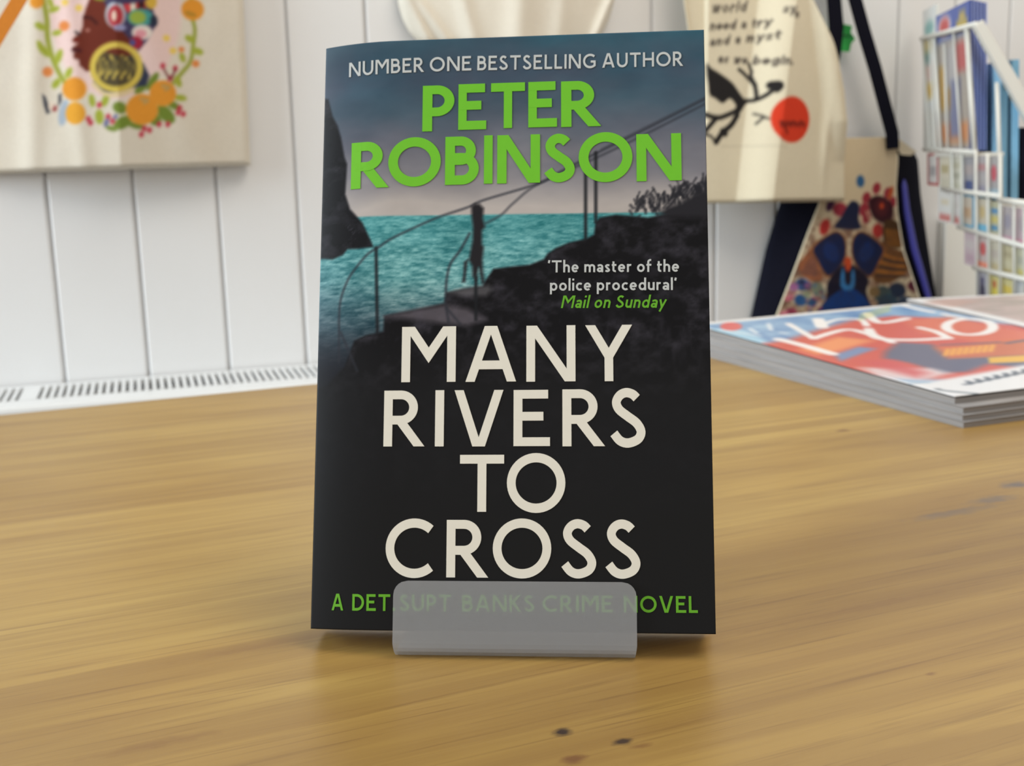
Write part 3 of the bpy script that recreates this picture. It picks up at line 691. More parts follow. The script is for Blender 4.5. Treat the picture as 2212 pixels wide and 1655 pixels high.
# --- left: natural tote printed with a wreath and a portrait
def bag_wreath():
    n0 = .03
    W_ = lambda x, y: on_wall(x, y, n0)
    rb = W_(545, 357); lb = W_(0, 375); slope = (rb[1] - lb[1]) / (rb[0] - lb[0])
    sL = rb[0] - .385; zb0 = rb[1] - slope * .385
    zt = rb[1] + .43
    right = [tuple(W_(545, 357)), tuple(W_(530, 0)), (W_(530, 0)[0] - .012, zt)]
    left = [(sL, zb0 - .02), (sL + .008, zt)]
    root = empty('tote_bag', wall((sL + rb[0]) / 2, .01, zb0))
    tag(root, 'natural canvas tote bag printed with a flower wreath around a portrait in profile', 'tote bag')
    def nf(s, z, u, v):
        sc = W_(258, 320)[0] + (z - rb[1]) * .05
        t = np.where(s < sc, 1 - (sc - s) / .16, 1 - (s - sc) / .22)
        n = .011 + .032 * np.clip(t, 0, 1) ** 1.1
        n = n + .0030 * np.exp(-((s - W_(60, 300)[0] - (z - rb[1]) * .12) / .012) ** 2) + .0022 * np.exp(-((s - W_(175, 300)[0]) / .010) ** 2)
        n = n + .004 * (fbm(s * 14, z * 9, 77, 3) - .5) + .003 * np.exp(-((s - W_(420, 200)[0] + (z - rb[1]) * .3) / .02) ** 2)
        return n
    def paint(p, s, z):
        p.mix(.10 * fbm(s * 25, z * 25, 5), (196, 178, 150))
        k = 3.16
        q = lambda *a: [(x / k, y / k) for x, y in a]
        p.soft = .0016
        # pink oval ground
        t = np.linspace(0, 2 * math.pi, 40); p.poly([(250 + 142 * math.cos(u), 20 + 196 * math.sin(u)) for u in t], (226, 196, 194), .85, soft=.003)
        ln = lambda pts, wd, c, a=1: p.line([tuple(r) for r in spline([(x / k, y / k) for x, y in pts], 5)], wd, c, a)
        # vines
        ln([(290, -40), (320, 130), (325, 260), (360, 400), (410, 510), (450, 570)], .0048, (150, 158, 60))
        ln([(1310, 120), (1330, 200), (1320, 300), (1300, 420), (1240, 500), (1180, 570)], .0042, (150, 158, 70))
        def leaf(x, y, a, b, r, c=(158, 168, 62)): p.ell(x / k, y / k, a / k, b / k, c, r)
        for x, y, a, b, r in ((275, 180, 42, 24, .5), (370, 65, 40, 20, -.3), (390, 225, 34, 20, -.2), (300, 345, 60, 26, .8), (400, 390, 55, 24, -1.2), (385, 570, 40, 24, -.9), (470, 500, 40, 22, -1.1), (345, 20, 40, 18, 1.2),
                              (1295, 265, 36, 24, .5), (1350, 350, 40, 24, .3), (1245, 395, 34, 20, 1.2), (1215, 560, 40, 22, 1.2), (1230, 670, 44, 22, .1), (630, 690, 44, 22, 1.4), (720, 690, 46, 24, -1.2), (680, 800, 50, 30, 1.5), (270, 300, 26, 16, .9)): leaf(x, y, a, b, r)
        for x, y, a, b, r in ((820, 740, 50, 40, .4), (840, 840, 70, 40, -.5), (1130, 780, 80, 44, .8), (1040, 560, 70, 26, -1.0), (960, 610, 50, 26, -.6), (1180, 720, 60, 26, .5), (930, 860, 60, 22, .2), (1060, 820, 40, 40, 0), (760, 880, 40, 16, .3)): leaf(x, y, a, b, r, (112, 132, 52))
        # portrait
        br = (104, 46, 34); dk = (40, 36, 44)
        p.poly(q((640, 560), (700, 640), (760, 640), (930, 600), (1000, 590), (1020, 520), (980, 440), (900, 400)), (52, 58, 78))
        p.poly(q((640, -120), (612, 0), (585, 70), (568, 130), (566, 185), (552, 225), (520, 250), (506, 268), (512, 284), (534, 298), (520, 312), (500, 328), (500, 345), (514, 356), (502, 378), (506, 402), (540, 416), (545, 452), (590, 492), (650, 486), (760, 470), (880, 380), (960, 300), (900, 200), (830, 90), (760, 20), (760, -120)), br)
        ln([(580, 125), (620, 130), (660, 165)], .0032, (66, 28, 26)); ln([(520, 225), (540, 235)], .002, dk)
        ln([(505, 345), (545, 350)], .004, (70, 28, 32)); leaf(520, 280, 24, 16, 0, (112, 40, 30))
        leaf(600, 212, 14, 10, 0, (176, 120, 110))
        # patterned headscarf
        p.poly(q((700, -120), (710, 20), (800, 180), (930, 330), (940, 360), (1000, 290), (1040, 220), (1070, 170), (1040, 60), (1000, -120)), (66, 60, 92))
        for x, y, a, b, c in ((790, 110, 70, 90, (178, 188, 196)), (790, 120, 52, 72, (172, 56, 64)), (780, 120, 16, 34, (226, 210, 190)), (900, 20, 60, 90, (198, 66, 72)), (920, 40, 30, 80, (228, 222, 206)), (960, 50, 34, 60, (170, 44, 48)), (965, 40, 16, 30, (40, 36, 40)),
                              (960, 130, 90, 60, (72, 150, 148)), (940, 130, 56, 44, (150, 172, 74)), (970, 230, 70, 50, (222, 212, 204)), (960, 240, 40, 30, (216, 150, 160)), (930, 300, 44, 44, (156, 40, 60)), (905, 300, 18, 20, (70, 90, 150)), (820, 200, 40, 20, (150, 150, 190)), (1030, 20, 40, 50, (206, 170, 70)), (1050, 150, 26, 40, (44, 52, 70)), (700, -10, 60, 24, (138, 152, 52)), (860, -60, 90, 60, (190, 150, 60))):
            p.ell(x / k, y / k, a / k, b / k, c)
        for x, y, a, b, c in ((860, -150, 250, 190, (66, 60, 92)), (800, -190, 80, 60, (198, 66, 72)), (930, -160, 70, 60, (72, 150, 148)), (860, -260, 70, 44, (206, 170, 70)), (1010, -110, 46, 50, (228, 222, 206)), (740, -110, 50, 44, (150, 172, 74))): p.ell(x / k, y / k, a / k, b / k, c)
        ln([(290, -40), (300, -200), (380, -380), (540, -520), (740, -590), (940, -570), (1130, -460), (1260, -280), (1300, -100), (1310, 120)], .0046, (150, 158, 60))
        for x, y, r0_ in ((300, -240, .8), (350, -300, -.4), (440, -470, .9), (560, -500, -.6), (700, -610, .6), (860, -560, -.5), (1000, -560, .6), (1110, -440, 0), (1230, -370, .9), (1260, -220, -.4)): leaf(x, y, 46, 22, r0_)
        for x, y, r0_ in ((390, -400, 60), (640, -570, 70), (930, -600, 56), (1180, -420, 66), (1300, -200, 50)): p.ell(x / k, y / k, r0_ / k, r0_ / k, (218, 146, 52))
        # hoop earring with scribble
        p.ell(795 / k, 470 / k, 160 / k, 150 / k, (84, 74, 50), 0, .9)
        p.poly([tuple(r) for r in spline(q((690, 340), (760, 330), (850, 330), (900, 380), (790, 380)), 4, True)], br)
        ln([(795 + 160 * math.cos(u), 465 + 150 * math.sin(u)) for u in np.linspace(0, 6.3, 18)], .0062, (206, 184, 84))
        for i in range(9): ln([(680 + i * 26, 390 + (i % 3) * 20), (690 + i * 27, 470), (672 + i * 26, 540 - (i % 2) * 30)], .0024, (200, 178, 86)); ln([(690 + i * 25, 400 + (i % 2) * 24), (712 + i * 24, 520)], .0018, (40, 40, 44))
        ln([(640, 580), (720, 645), (820, 650), (900, 620)], .004, (216, 196, 150))
        # oranges
        for x, y, r in ((510, 610, 84), (515, 775, 70), (970, 750, 110), (1110, 640, 92), (1315, 65, 78), (250, 10, 50), (440, 180, 36), (325, 490, 36), (1238, 340, 20), (1336, 435, 26)):
            p.ell(x / k, y / k, r / k, r / k * .96, (218, 146, 52) if r > 40 else (216, 134, 74))
        for x, y in ((985, 690), (1130, 600)): ln([(x - 20, y - 10), (x + 20, y), (x, y + 14)], .003, (178, 150, 96))
        leaf(1300, 95, 40, 14, .3, (170, 130, 50))
        # butterfly, berries, small motifs
        p.poly(q((288, 645), (310, 660), (330, 720), (338, 770), (318, 775), (300, 720)), (44, 48, 62)); p.poly(q((400, 650), (418, 640), (420, 690), (400, 720)), (44, 48, 62)); leaf(372, 740, 18, 22, 0, (150, 70, 70)); leaf(350, 720, 18, 26, .4, (222, 206, 190))
        p.ell(436 / k, 770 / k, 34 / k, 90 / k, (156, 172, 190), 0.2, .9); p.ell(515 / k, 775 / k, 66 / k, 76 / k, (222, 160, 56))
        for x, y in ((1110, 455), (1195, 470), (1160, 540), (1225, 740), (1250, 780), (1215, 770), (985, 880), (1020, 890), (965, 920), (1085, 850), (1145, 850), (605, 815), (620, 840), (740, 800), (770, 830), (680, 720)): leaf(x, y, 17, 20, .2, (188, 62, 78))
        for x, y in ((730, 830), (790, 800), (725, 850)): leaf(x, y, 14, 18, .7, (110, 112, 150))
        ln([(1120, 480), (1160, 540), (1195, 480)], .002, (120, 60, 60))
        for x, y in ((1135, 265), (1180, 350), (445, 20), (540, 60)): leaf(x, y, 24, 22, 0, (226, 196, 96))
    zbf = lambda u: zb0 + slope * .385 * u
    tote_body('body', root, left, right, zbf, zt, nf, (216, 209, 195), paint, .006, 300, 300, n0=n0)
    sp = (sL + rb[0]) / 2; zp = zt + .26
    strap(root, loop(sL + .10, rb[0] - .11, zt, sp, zp, .014), .028, .002, M['cloth'])
    peg(sp, zp, 'wooden wall peg carrying the wreath-print tote bag')
    return sp, zp
WREATH_PEG = bag_wreath()

# --- orange strap crossing the upper left corner
def orange_strap():
    n = .085; pts = spline([(-260, 520), (-150, 330), (-60, 170), (4, 62), (58, -30), (140, -180), (230, -360)], 4)
    q = [on_wall(x, y, n) for x, y in pts]
    o = MB(); o.ribbon([wall(s, n, z) for s, z in q], EN, .013, .0018)
    s_, z_ = q[-1]; ps, pz = WREATH_PEG
    o.ribbon([wall(s_, n, z_), wall(s_ + (ps - s_) * .5, n - .006, z_ + (pz - z_) * .5), wall(ps - .004, .066, pz + .004), wall(ps, .062, pz + .017), wall(ps + .010, .060, pz + .010), wall(ps + .014, .060, pz - .05)], EN, .013, .0018)
    tag(o.build('strap', M['orange'], None, wall(s_, n, z_), False), 'orange webbing strap slanting across the upper left corner before the wreath bag', 'strap')
orange_strap()

# --- centre: plain cream tote, only its rounded bottom shows over the book
def bag_plain():
    n0 = .03; W_ = lambda x, y: on_wall(x, y, n0)
    left = [tuple(W_(x, y)) for x, y in ((940, 100), (912, 84), (892, 62), (879, 36), (869, 0), (862, -300), (864, -700))]
    right = [tuple(W_(x, y)) for x, y in ((1268, 100), (1300, 84), (1318, 62), (1330, 36), (1340, 0), (1350, -300), (1352, -700))]
    zb = W_(1100, 98)[1]; zt = zb + .40
    root = empty('tote_bag', wall((left[0][0] + right[0][0]) / 2, .01, zb))
    tag(root, 'plain cream cloth tote bag whose bottom edge shows above the black book', 'tote bag')
    def nf(s, z, u, v):
        n = .018 + .014 * np.sin(np.pi * np.clip(u, 0, 1))
        for (px, sl, w_, a) in ((905, -.5, .006, .006), (935, -.75, .007, .005), (1010, -.25, .010, .005), (1120, .05, .016, .007), (1210, .1, .012, .004), (1305, .5, .006, .006)):
            c = W_(px, 40)[0] + (z - W_(px, 40)[1]) * sl; n = n + a * np.exp(-((s - c) / w_) ** 2)
        return n + .003 * (fbm(s * 22, z * 12, 5, 3) - .5)
    tote_body('body', root, left, right, zb, zt, nf, (226, 220, 206), None, .006, 130, 90, n0=n0)
    sp = (left[-1][0] + right[-1][0]) / 2; zp = zt + .26
    strap(root, loop(sp - .08, sp + .08, zt, sp, zp, .014), .026, .002, M['cloth'])
    peg(sp, zp, 'wooden wall peg carrying the plain cream tote bag')
bag_plain()

# --- right: cream tote with handwriting, a bird and a red disc
def bag_bird():
    n0 = .075; W_ = lambda x, y: on_wall(x, y, n0)
    left = [tuple(W_(x, y)) for x, y in ((1463, 442), (1468, 300), (1490, 160), (1512, 60), (1503, 0), (1495, -300), (1490, -800))]
    right = [tuple(W_(x, y)) for x, y in ((1849, 436), (1847, 330), (1843, 270), (1834, 195), (1818, 130), (1803, 90), (1779, 40), (1762, 0), (1745, -60), (1730, -300), (1726, -800))]
    zl, zr = W_(1463, 442)[1], W_(1849, 436)[1]; zt = zr + .42; sl0, sr0 = left[0][0], right[0][0]
    root = empty('tote_bag', wall((sl0 + sr0) / 2, .04, zl))
    tag(root, 'cream tote bag with handwritten lines, a black bird and a red disc', 'tote bag')
    def nf(s, z, u, v):
        zc = z - zr
        c1 = W_(1640, 430)[0] + zc * .115        # long vertical fold
        n = .050 + ramp_fold(s, c1, .019, .029, .16)
        c2 = W_(1822, 300)[0] - np.clip(zc - .06, 0, 1) * .22
        up = np.clip((zc - .05) / .05, 0, 1); n = n + up * ramp_fold(s, c2, .012, .017, .05)
        c3 = W_(1549, 200)[0]; t = np.clip((c3 - s) / .012, 0, 1); tu = np.clip((z - W_(1549, 300)[1]) / .05, 0, 1); n = n - tu * t * .03
        c4 = W_(1795, 290)[0]; n = n + .004 * np.exp(-((s - c4) / .006) ** 2) * np.exp(-((z - W_(1795, 300)[1]) / .04) ** 2)
        return n + .002 * (fbm(s * 18, z * 9, 15, 3) - .5)
    def paint(p, s, z):
        k = 3.76; o = lambda x, y: (1500 + x / k, y / k); p.soft = .0013
        ink = (38, 36, 36)
        ln = lambda pts, wd, c=ink, a=1: p.line([tuple(r) for r in spline([o(x, y) for x, y in pts], 5)], wd, c, a)
        p.poly([tuple(r) for r in spline([o(*q) for q in ((186, 500), (215, 535), (300, 590), (390, 660), (440, 730), (485, 790), (520, 812), (490, 850), (460, 900), (430, 930), (400, 900), (420, 850), (370, 790), (310, 830), (250, 790), (205, 760), (195, 680), (185, 590))], 3, True)], ink)
        ln([(430, 890), (340, 930), (260, 950), (150, 915)], .006); ln([(260, 950), (200, 1020), (140, 1090)], .006); ln([(430, 930), (380, 1010), (310, 1070), (255, 1150)], .007)
        ln([(140, 1090), (210, 1100), (255, 1150), (300, 1090)], .003); ln([(310, 1060), (330, 1080)], .008)
        ln([(500, 810), (560, 805), (620, 770), (680, 710)], .0045); ln([(445, 550), (500, 600), (560, 680), (570, 800)], .0042); ln([(525, 505), (545, 570), (540, 600), (565, 680)], .0035)
        ln([(655, 690), (700, 690), (685, 715)], .010); ln([(550, 920), (600, 945), (560, 1000)], .003, a=.7); ln([(600, 945), (630, 960)], .003, a=.7)
        p.ell(1500 + 800 / k, 970 / k, 160 / k, 190 / k, (206, 62, 38), 0)
        # the dark scrawl on the disc
        for i in range(11): x = 700 + i * 20; ln([(x, 985 + (i % 3) * 12), (x + 10, 1030 - (i % 2) * 30), (x + 16, 985 + (i % 4) * 8)], .0022, (96, 30, 24), .9)
        ln([(735, 1020), (760, 1080)], .0024, (96, 30, 24)); 
        # handwriting, strokes letter by letter
        def write(text, x, y, sz, dx, dy=0, wd=.0022):
            for ch in text:
                wdh, st = glyph(ch, .1)
                for pts, cl in st:
                    p.line([o(x + px_ * sz + py_ * sz * .25, y - py_ * sz + dy * px_) for px_, py_ in pts], wd, (66, 60, 56), .85)
                x += (wdh + .28) * sz * dx if ch != ' ' else sz * .55
                y += dy
        write('world', 222, 78, 78, 1.0, -3)
        write('need a try', 208, 222, 66, 1.0, -3)
        write('and a myst', 208, 352, 66, 1.06, -5)
        write('as we begin.', 275, 488, 62, 1.02, 3)
        write('sy', 745, 95, 62, 1.0, 3); write('n', 820, 135, 50, 1)
        ln([(300, 1185), (640, 1185), (760, 1195)], .0012, (170, 160, 140), .5)
    zbf = lambda u: zl + (zr - zl) * u
    tote_body('body', root, left, right, zbf, zt, nf, (215, 205, 180), paint, .044, 180, 200, n0=n0)
    sp = (left[-1][0] + right[-1][0]) / 2; zp = zt + .24
    strap(root, loop(sp - .05, sp + .05, zt, sp, zp, .055), .026, .002, M['cloth'])
    peg(sp, zp, 'wooden wall peg carrying the cream bird-print tote bag')
bag_bird()

# --- far right: navy bag with printed front panel, hanging lower
def bag_navy():
    nP = .034; W_ = lambda x, y: on_wall(x, y, nP)
    cen = W_(1836, 680); zb = TZ - .10
    root = empty('shoulder_bag', wall(cen[0], .01, zb))
    tag(root, 'navy shoulder bag with a bird and flower printed panel, below the handwriting tote', 'bag')
    o = np.array(root.location)
    outL = [(1745, 300), (1722, 360), (1690, 440), (1660, 540), (1628, 685), (1612, 790)]
    outR = [(1930, 300), (1975, 324), (1986, 345), (1992, 420), (2006, 520), (2025, 640), (2036, 760)]
    Wo = lambda x, y: on_wall(x, y, .013)
    L = [tuple(Wo(*q)) for q in outL]; R = [tuple(Wo(*q)) for q in outR]
    zt = W_(1900, 300)[1]; z0 = zb
    L.append((L[-1][0] - .004, z0)); R.append((R[-1][0] + .004, z0))
    pL = [tuple(W_(*q)) for q in ((1748, 300), (1752, 340), (1776, 430), (1752, 490), (1715, 590), (1678, 685), (1655, 760))]
    pR = [tuple(W_(*q)) for q in ((1935, 300), (1938, 320), (1939, 350), (1935, 400), (1938, 460), (1952, 540), (1985, 640), (2008, 720))]
    pL.append((pL[-1][0] - .01, z0)); pR.append((pR[-1][0] + .012, z0))
    # navy gusset body: a soft box from the wall to just behind the panel
    nv, nu = 60, 40; vv = np.linspace(0, 1, nv); uu = np.linspace(0, 1, nu); f = []; b = []
    ztp = lambda u: zt - .004 - (.012 if u > .93 else 0)
    for v in vv:
        for u in uu:
            z = z0 + (ztp(u) - z0) * v; l, r = interp_edge(L, z), interp_edge(R, z); s = l + (r - l) * u
            a, c = interp_edge(pL, z), interp_edge(pR, z)
            if s < a: t = (s - l) / max(a - l, 1e-4)
            elif s > c: t = (r - s) / max(r - c, 1e-4)
            else: t = 1
            t = min(max(t, 0), 1); n = .010 + .0205 * t ** .8
            f.append(wall(s, n, z)); b.append(wall(s, .006, z))
    n = len(f); faces = gfaces(nu, nv) + gfaces(nu, nv, n, True)
    ring = list(range(nu)) + [j * nu + nu - 1 for j in range(1, nv)] + [(nv - 1) * nu + i for i in range(nu - 2, -1, -1)] + [j * nu for j in range(nv - 2, 0, -1)]
    for a, c in zip(ring, ring[1:] + ring[:1]): faces.append((a, n + a, n + c, c))
    raw('gusset', np.array(f + b), faces, M['navy'], root, None, True, o)
    # printed panel
    def paint(p, s, z):
        k = 3.941; q = lambda *a: [(1600 + x / k, 280 + y / k) for x, y in a]; p.soft = .0016
        E = lambda x, y, a, b, c, r=0, al=1: p.ell(1600 + x / k, 280 + y / k, a / k, b / k, c, r, al)
        ln = lambda pts, wd, c, a=1: p.line([tuple(r) for r in spline(q(*pts), 5)], wd, c, a)
        P_ = lambda pts, c, a=1: p.poly([tuple(r) for r in spline(q(*pts), 3, True)], c, a)
        nn = fbm(s * 90, z * 90, 3, 3); zc = W_(1850, 470)[1]
        k2 = np.clip((zc - z) / .02 + .5, 0, 1) * np.clip((nn - .42) * 4, 0, 1) * .75; p.mix(k2, (120, 84, 66))
        # upper flowers
        for x, y, r in ((1150, 500, 50), (1060, 580, 50), (1040, 680, 60), (1060, 750, 50), (1250, 540, 50), (1290, 620, 50)): E(x, y, r * .7, r, (150, 52, 62), .3)
        P_([(1080, 600), (1160, 560), (1260, 600), (1300, 680), (1280, 770), (1210, 800), (1130, 760), (1090, 690)], (58, 26, 34)); E(1195, 660, 60, 80, (78, 32, 38)); E(1195, 650, 18, 26, (196, 74, 40))
        E(1012, 440, 34, 52, (52, 96, 140)); E(1275, 540, 20, 60, (176, 82, 44), .3); E(1160, 860, 50, 60, (170, 52, 48)); E(710, 830, 40, 70, (176, 50, 46), .3); E(840, 680, 60, 60, (150, 52, 66), .4); E(760, 640, 30, 60, (70, 40, 70), .4)
        ln([(980, 730), (1010, 800), (1090, 840)], .0028, (190, 160, 130)); ln([(1060, 700), (1090, 770)], .0025, (196, 160, 130))
        # tail fan and wings
        P_([(930, 610), (1000, 640), (990, 760), (1010, 840), (900, 850), (790, 830), (850, 740)], (30, 36, 62))
        P_([(1220, 780), (1340, 790), (1380, 980), (1300, 1010), (1210, 950)], (74, 52, 30))
        for i in range(9): ln([(1235 + i * 16, 850 + i * 2), (1240 + i * 16, 990)], .0014, (160, 100, 40))
        P_([(1180, 960), (1300, 1010), (1420, 1060), (1430, 1190), (1300, 1290), (1180, 1310), (1110, 1240)], (112, 74, 42))
        for i in range(6): ln([(1170 - i * 6, 1040 + i * 40), (1280, 1090 + i * 32), (1400, 1110 + i * 28)], .0022, (58, 46, 44) if i % 2 else (190, 118, 48))
        P_([(620, 1000), (560, 1050), (490, 1160), (520, 1240), (620, 1300), (690, 1270), (650, 1120)], (150, 92, 62))
        for i in range(5): ln([(520 + i * 20, 1210 - i * 30), (640, 1240 - i * 30)], .0018, (96, 70, 74))
        for sx_ in (-1, 1):
            P_([(910 + sx_ * 20, 960), (910 + sx_ * 60, 880), (910 + sx_ * 140, 870), (910 + sx_ * 310, 1000), (910 + sx_ * 270, 1120), (910 + sx_ * 190, 1260), (910 + sx_ * 100, 1210), (910 + sx_ * 30, 1100)], (150, 92, 48))
            P_([(910 + sx_ * 30, 970), (910 + sx_ * 66, 892), (910 + sx_ * 138, 882), (910 + sx_ * 292, 1005), (910 + sx_ * 258, 1115), (910 + sx_ * 185, 1240), (910 + sx_ * 105, 1195), (910 + sx_ * 40, 1095)], (24, 34, 70))
            E(910 + sx_ * 150, 1040, 60, 90, (28, 50, 104), .4 * sx_, .7)
        # body
        P_([(840, 1160), (960, 1160), (1080, 1270), (1060, 1370), (1100, 1500), (1160, 1640), (640, 1640), (720, 1450), (730, 1300)], (26, 24, 40))
        P_([(900, 1340), (1010, 1390), (1080, 1470), (1150, 1640), (650, 1640), (700, 1480), (800, 1390)], (24, 56, 116))
        P_([(850, 1190), (870, 1190), (880, 1300), (920, 1320), (935, 1200), (955, 1200), (960, 1330), (910, 1370), (840, 1330)], (54, 120, 178))
        P_([(865, 1120), (905, 1080), (935, 1130), (900, 1210)], (212, 80, 40))
        # bottom flowers
        for x, y, r, c in ((520, 1320, 60, (56, 86, 136)), (570, 1330, 36, (96, 64, 120)), (510, 1450, 56, (40, 88, 146)), (600, 1470, 44, (44, 84, 130)), (400, 1420, 46, (206, 110, 130)), (450, 1340, 40, (170, 110, 160)), (560, 1400, 34, (150, 160, 130)), (660, 1380, 50, (96, 112, 110)), (430, 1560, 50, (150, 60, 84)), (370, 1580, 40, (206, 120, 140)), (640, 1340, 50, (120, 130, 110)),
                           (1330, 1370, 76, (40, 50, 70)), (1200, 1400, 80, (66, 82, 82)), (1130, 1380, 50, (130, 106, 70)), (1470, 1330, 50, (92, 38, 52)), (1250, 1480, 90, (50, 70, 84)), (1400, 1480, 70, (52, 66, 86)), (520, 1300, 20, (40, 40, 70))): E(x, y, r, r * .9, c)
        for i in range(30): E(random.uniform(400, 700), random.uniform(1300, 1600), 12, 12, random.choice([(60, 110, 170), (200, 140, 150), (150, 60, 90), (190, 180, 150)]), 0, .8)
        nn = fbm(s * 160, z * 160, 44, 3); p.mix(np.clip((zc + .02 - z) / .03, 0, 1) * np.clip(nn - .3, 0, 1) * .55, (60, 42, 40))
    tote_p(root, pL, pR, z0, zt + .002, paint, nP, o)
    # pale piping down both panel edges
    for e, nm in ((pL, 'piping'), (pR, 'piping')):
        zz = np.linspace(z0 + .01, zt - .02, 24); mb = MB(); mb.tube([wall(interp_edge(e, z), nP - .001, z) for z in zz], .0014, 8); mb.build(nm, M['cloth'], root, o, True)
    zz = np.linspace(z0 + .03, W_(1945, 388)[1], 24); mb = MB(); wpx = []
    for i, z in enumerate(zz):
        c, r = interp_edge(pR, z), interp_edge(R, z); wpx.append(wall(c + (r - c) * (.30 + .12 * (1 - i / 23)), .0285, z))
    mb.tube(wpx, [.0035 + .0015 * math.sin(i / 23 * math.pi) for i in range(23)] + [.001], 10); mb.build('lining_sheen_fold', M['violet'], root, o, True)  # satin sheen along the right gusset, put in as a violet-coloured fold
    mb = MB(); mb.prism([tuple(W_(*q)) for q in ((1926, 297), (1940, 300), (1979, 328), (1966, 336), (1946, 334), (1937, 318))], .0335, .0352, lambda s, z, e: wall(s, e, z)); mb.build('turned_rim', M['cloth'], root, o)
    g = lambda *a: [(W_(x, y)[0], nP + .003, W_(x, y)[1]) for x, y in a]
    pts = g((1924, 322), (1923, 290), (1906, 226), (1886, 150), (1862, 70), (1840, -10), (1822, -80)); sp, zp = pts[-1][0] - .02, pts[-1][2] + .20
    pts += [(sp + .012, nP, zp - .02), (sp + .008, nP, zp + .008), (sp, nP, zp + .0115)]
    strap(root, pts, [.018, .018, .018, .018, .018, .018, .018, .017, .016, .016], .003, M['navy'], 'strap')
    pts = g((1760, 330), (1768, 280), (1780, 200), (1797, 110), (1802, 60), (1797, 0), (1794, -80)); pts += [(sp - .012, nP, zp - .02), (sp - .008, nP, zp + .008), (sp, nP, zp + .0115)]
    strap(root, pts, [.02, .02, .02, .02, .02, .019, .018, .017, .016, .016], .003, M['navy'], 'strap')
    peg(sp, zp, 'wooden wall peg carrying the navy shoulder bag')

def tote_p(root, pL, pR, z0, zt, paint, nP, o):
    nu, nv = 150, 200; vv = np.linspace(0, 1, nv); uu = np.linspace(0, 1, nu); U, V = np.meshgrid(uu, vv); U = U.ravel(); V = V.ravel()
    Z = z0 + (zt - z0) * V; l, r = interp_edge(pL, Z), interp_edge(pR, Z); Sx = l + (r - l) * U
    p = Paint(np.stack([Sx, Z], 1), (206, 190, 160), lambda x, y: on_wall(x, y, nP)); paint(p, Sx, Z)
    N_ = nP + .003 * np.sin(np.pi * U) * np.sin(np.pi * V) + .002 * (fbm(Sx * 20, Z * 12, 8, 3) - .5)
    f = np.array([wall(s, n, z) for s, n, z in zip(Sx, N_, Z)])
    ob = raw('printed_panel', f, gfaces(nu, nv), M['cloth_print'], root, p.C, True, o)
    md = ob.modifiers.new('cloth', 'SOLIDIFY'); md.thickness = .0016; md.offset = -1
bag_navy()

# --- green tag on the wall between the straps
def green_tag():
    n = .016; W_ = lambda x, y: on_wall(x, y, n)
    pts = [tuple(W_(*q)) for q in ((1806, 40), (1817, 38), (1823, 52), (1841, 56), (1838, 70), (1848, 84), (1839, 94), (1835, 112), (1812, 110), (1803, 90))]
    root = empty('tag', wall(*[W_(1825, 76)[0], 0, W_(1825, 76)[1]])); tag(root, 'bright green star-edged paper tag on the wall between navy straps', 'tag')
    o = np.array(root.location)
    mb = MB(); mb.prism(pts, n - .0012, n, lambda s, z, e: wall(s, e, z)); mb.build('card', mat('green_card', rgb(58, 190, 88), .6, noise=.05, nscale=200), root, o)
    mb = MB()
    for i in range(6):
        a = W_(1818 + i * 4, 80 + (i % 2) * 3); mb.box((a[0], n, a[1]), (a[0] + .0012, n + .0003, a[1] + .004), lambda s, e, z: wall(s, e, z))
    mb.build('writing', mat('dark_green_ink', rgb(20, 90, 50), .6), root, o)
    s, z = W_(1825, 76); mb = MB(); mb.tube([wall(s, -.001, z), wall(s, n, z)], .002, 8); mb.build('pin', M['wire'], root, o)
green_tag()

# ------------------------------------------------------------------ magazines on the table
MN = np.array([.2532, .6461]); ML = np.array([-.359, .934]); ML /= np.linalg.norm(ML); MW = np.array([.934, .359]); MW /= np.linalg.norm(MW)
def magazine(name, corner, dl, dw, Ln, Wd, zlo, zhi, zlo2, zhi2, label, cat, paint=None, group=None, tilt=0, base=(222, 222, 224), white=.004, zpaint=None):
    """zlo/zhi: bottom and top at the near edge, zlo2/zhi2 at the far edge"""
    root = empty(name, (corner[0], corner[1], TZ)); tag(root, label, cat, group)
    nu, nv = (230, 260) if paint else (6, 6)
    uu = np.linspace(0, 1, nu); vv = np.linspace(0, 1, nv); U, V = np.meshgrid(uu, vv); U = U.ravel(); V = V.ravel()
    XY = corner[None] + dl[None] * (V * Ln)[:, None] + dw[None] * (U * Wd)[:, None]
    def ht(a, b, u, v): return a + (b - a) * v + (b - a) * .35 * tilt * (u * v)
    top = np.concatenate([XY, (TZ + ht(zhi, zhi2, U, V))[:, None]], 1); bot = np.concatenate([XY, (TZ + ht(zlo, zlo2, U, V))[:, None]], 1)
    p = Paint(XY, base, (lambda x, y: on_flat(x, y, zpaint)[:2]) if zpaint else None); p.soft = .0014
    if paint: paint(p, U, V)
    ob = raw('cover', top - np.array(root.location), gfaces(nu, nv), M['mag_print'] if paint else M['card'], root, p.C if paint else None)
    if not paint: ob.data.materials.clear(); ob.data.materials.append(M['magedge'])
    md = ob.modifiers.new('paper', 'SOLIDIFY'); md.thickness = .0004; md.offset = -1
    pg = MB(); e = .0005
    c = [corner + dl * (v * Ln + (e if v == 0 else -e)) + dw * (u * Wd + (e if u == 0 else -e)) for u, v in ((0, 0), (1, 0), (1, 1), (0, 1))]
    uv = ((0, 0), (1, 0), (1, 1), (0, 1))
    pg.hexa([(q[0] - corner[0], q[1] - corner[1], ht(zlo, zlo2, *k_)) for q, k_ in zip(c, uv)] + [(q[0] - corner[0], q[1] - corner[1], ht(zhi, zhi2, *k_) - .0005 - .0010 * tilt) for q, k_ in zip(c, uv)])
    pg.build('pages', M['magedge'], root)
    return root
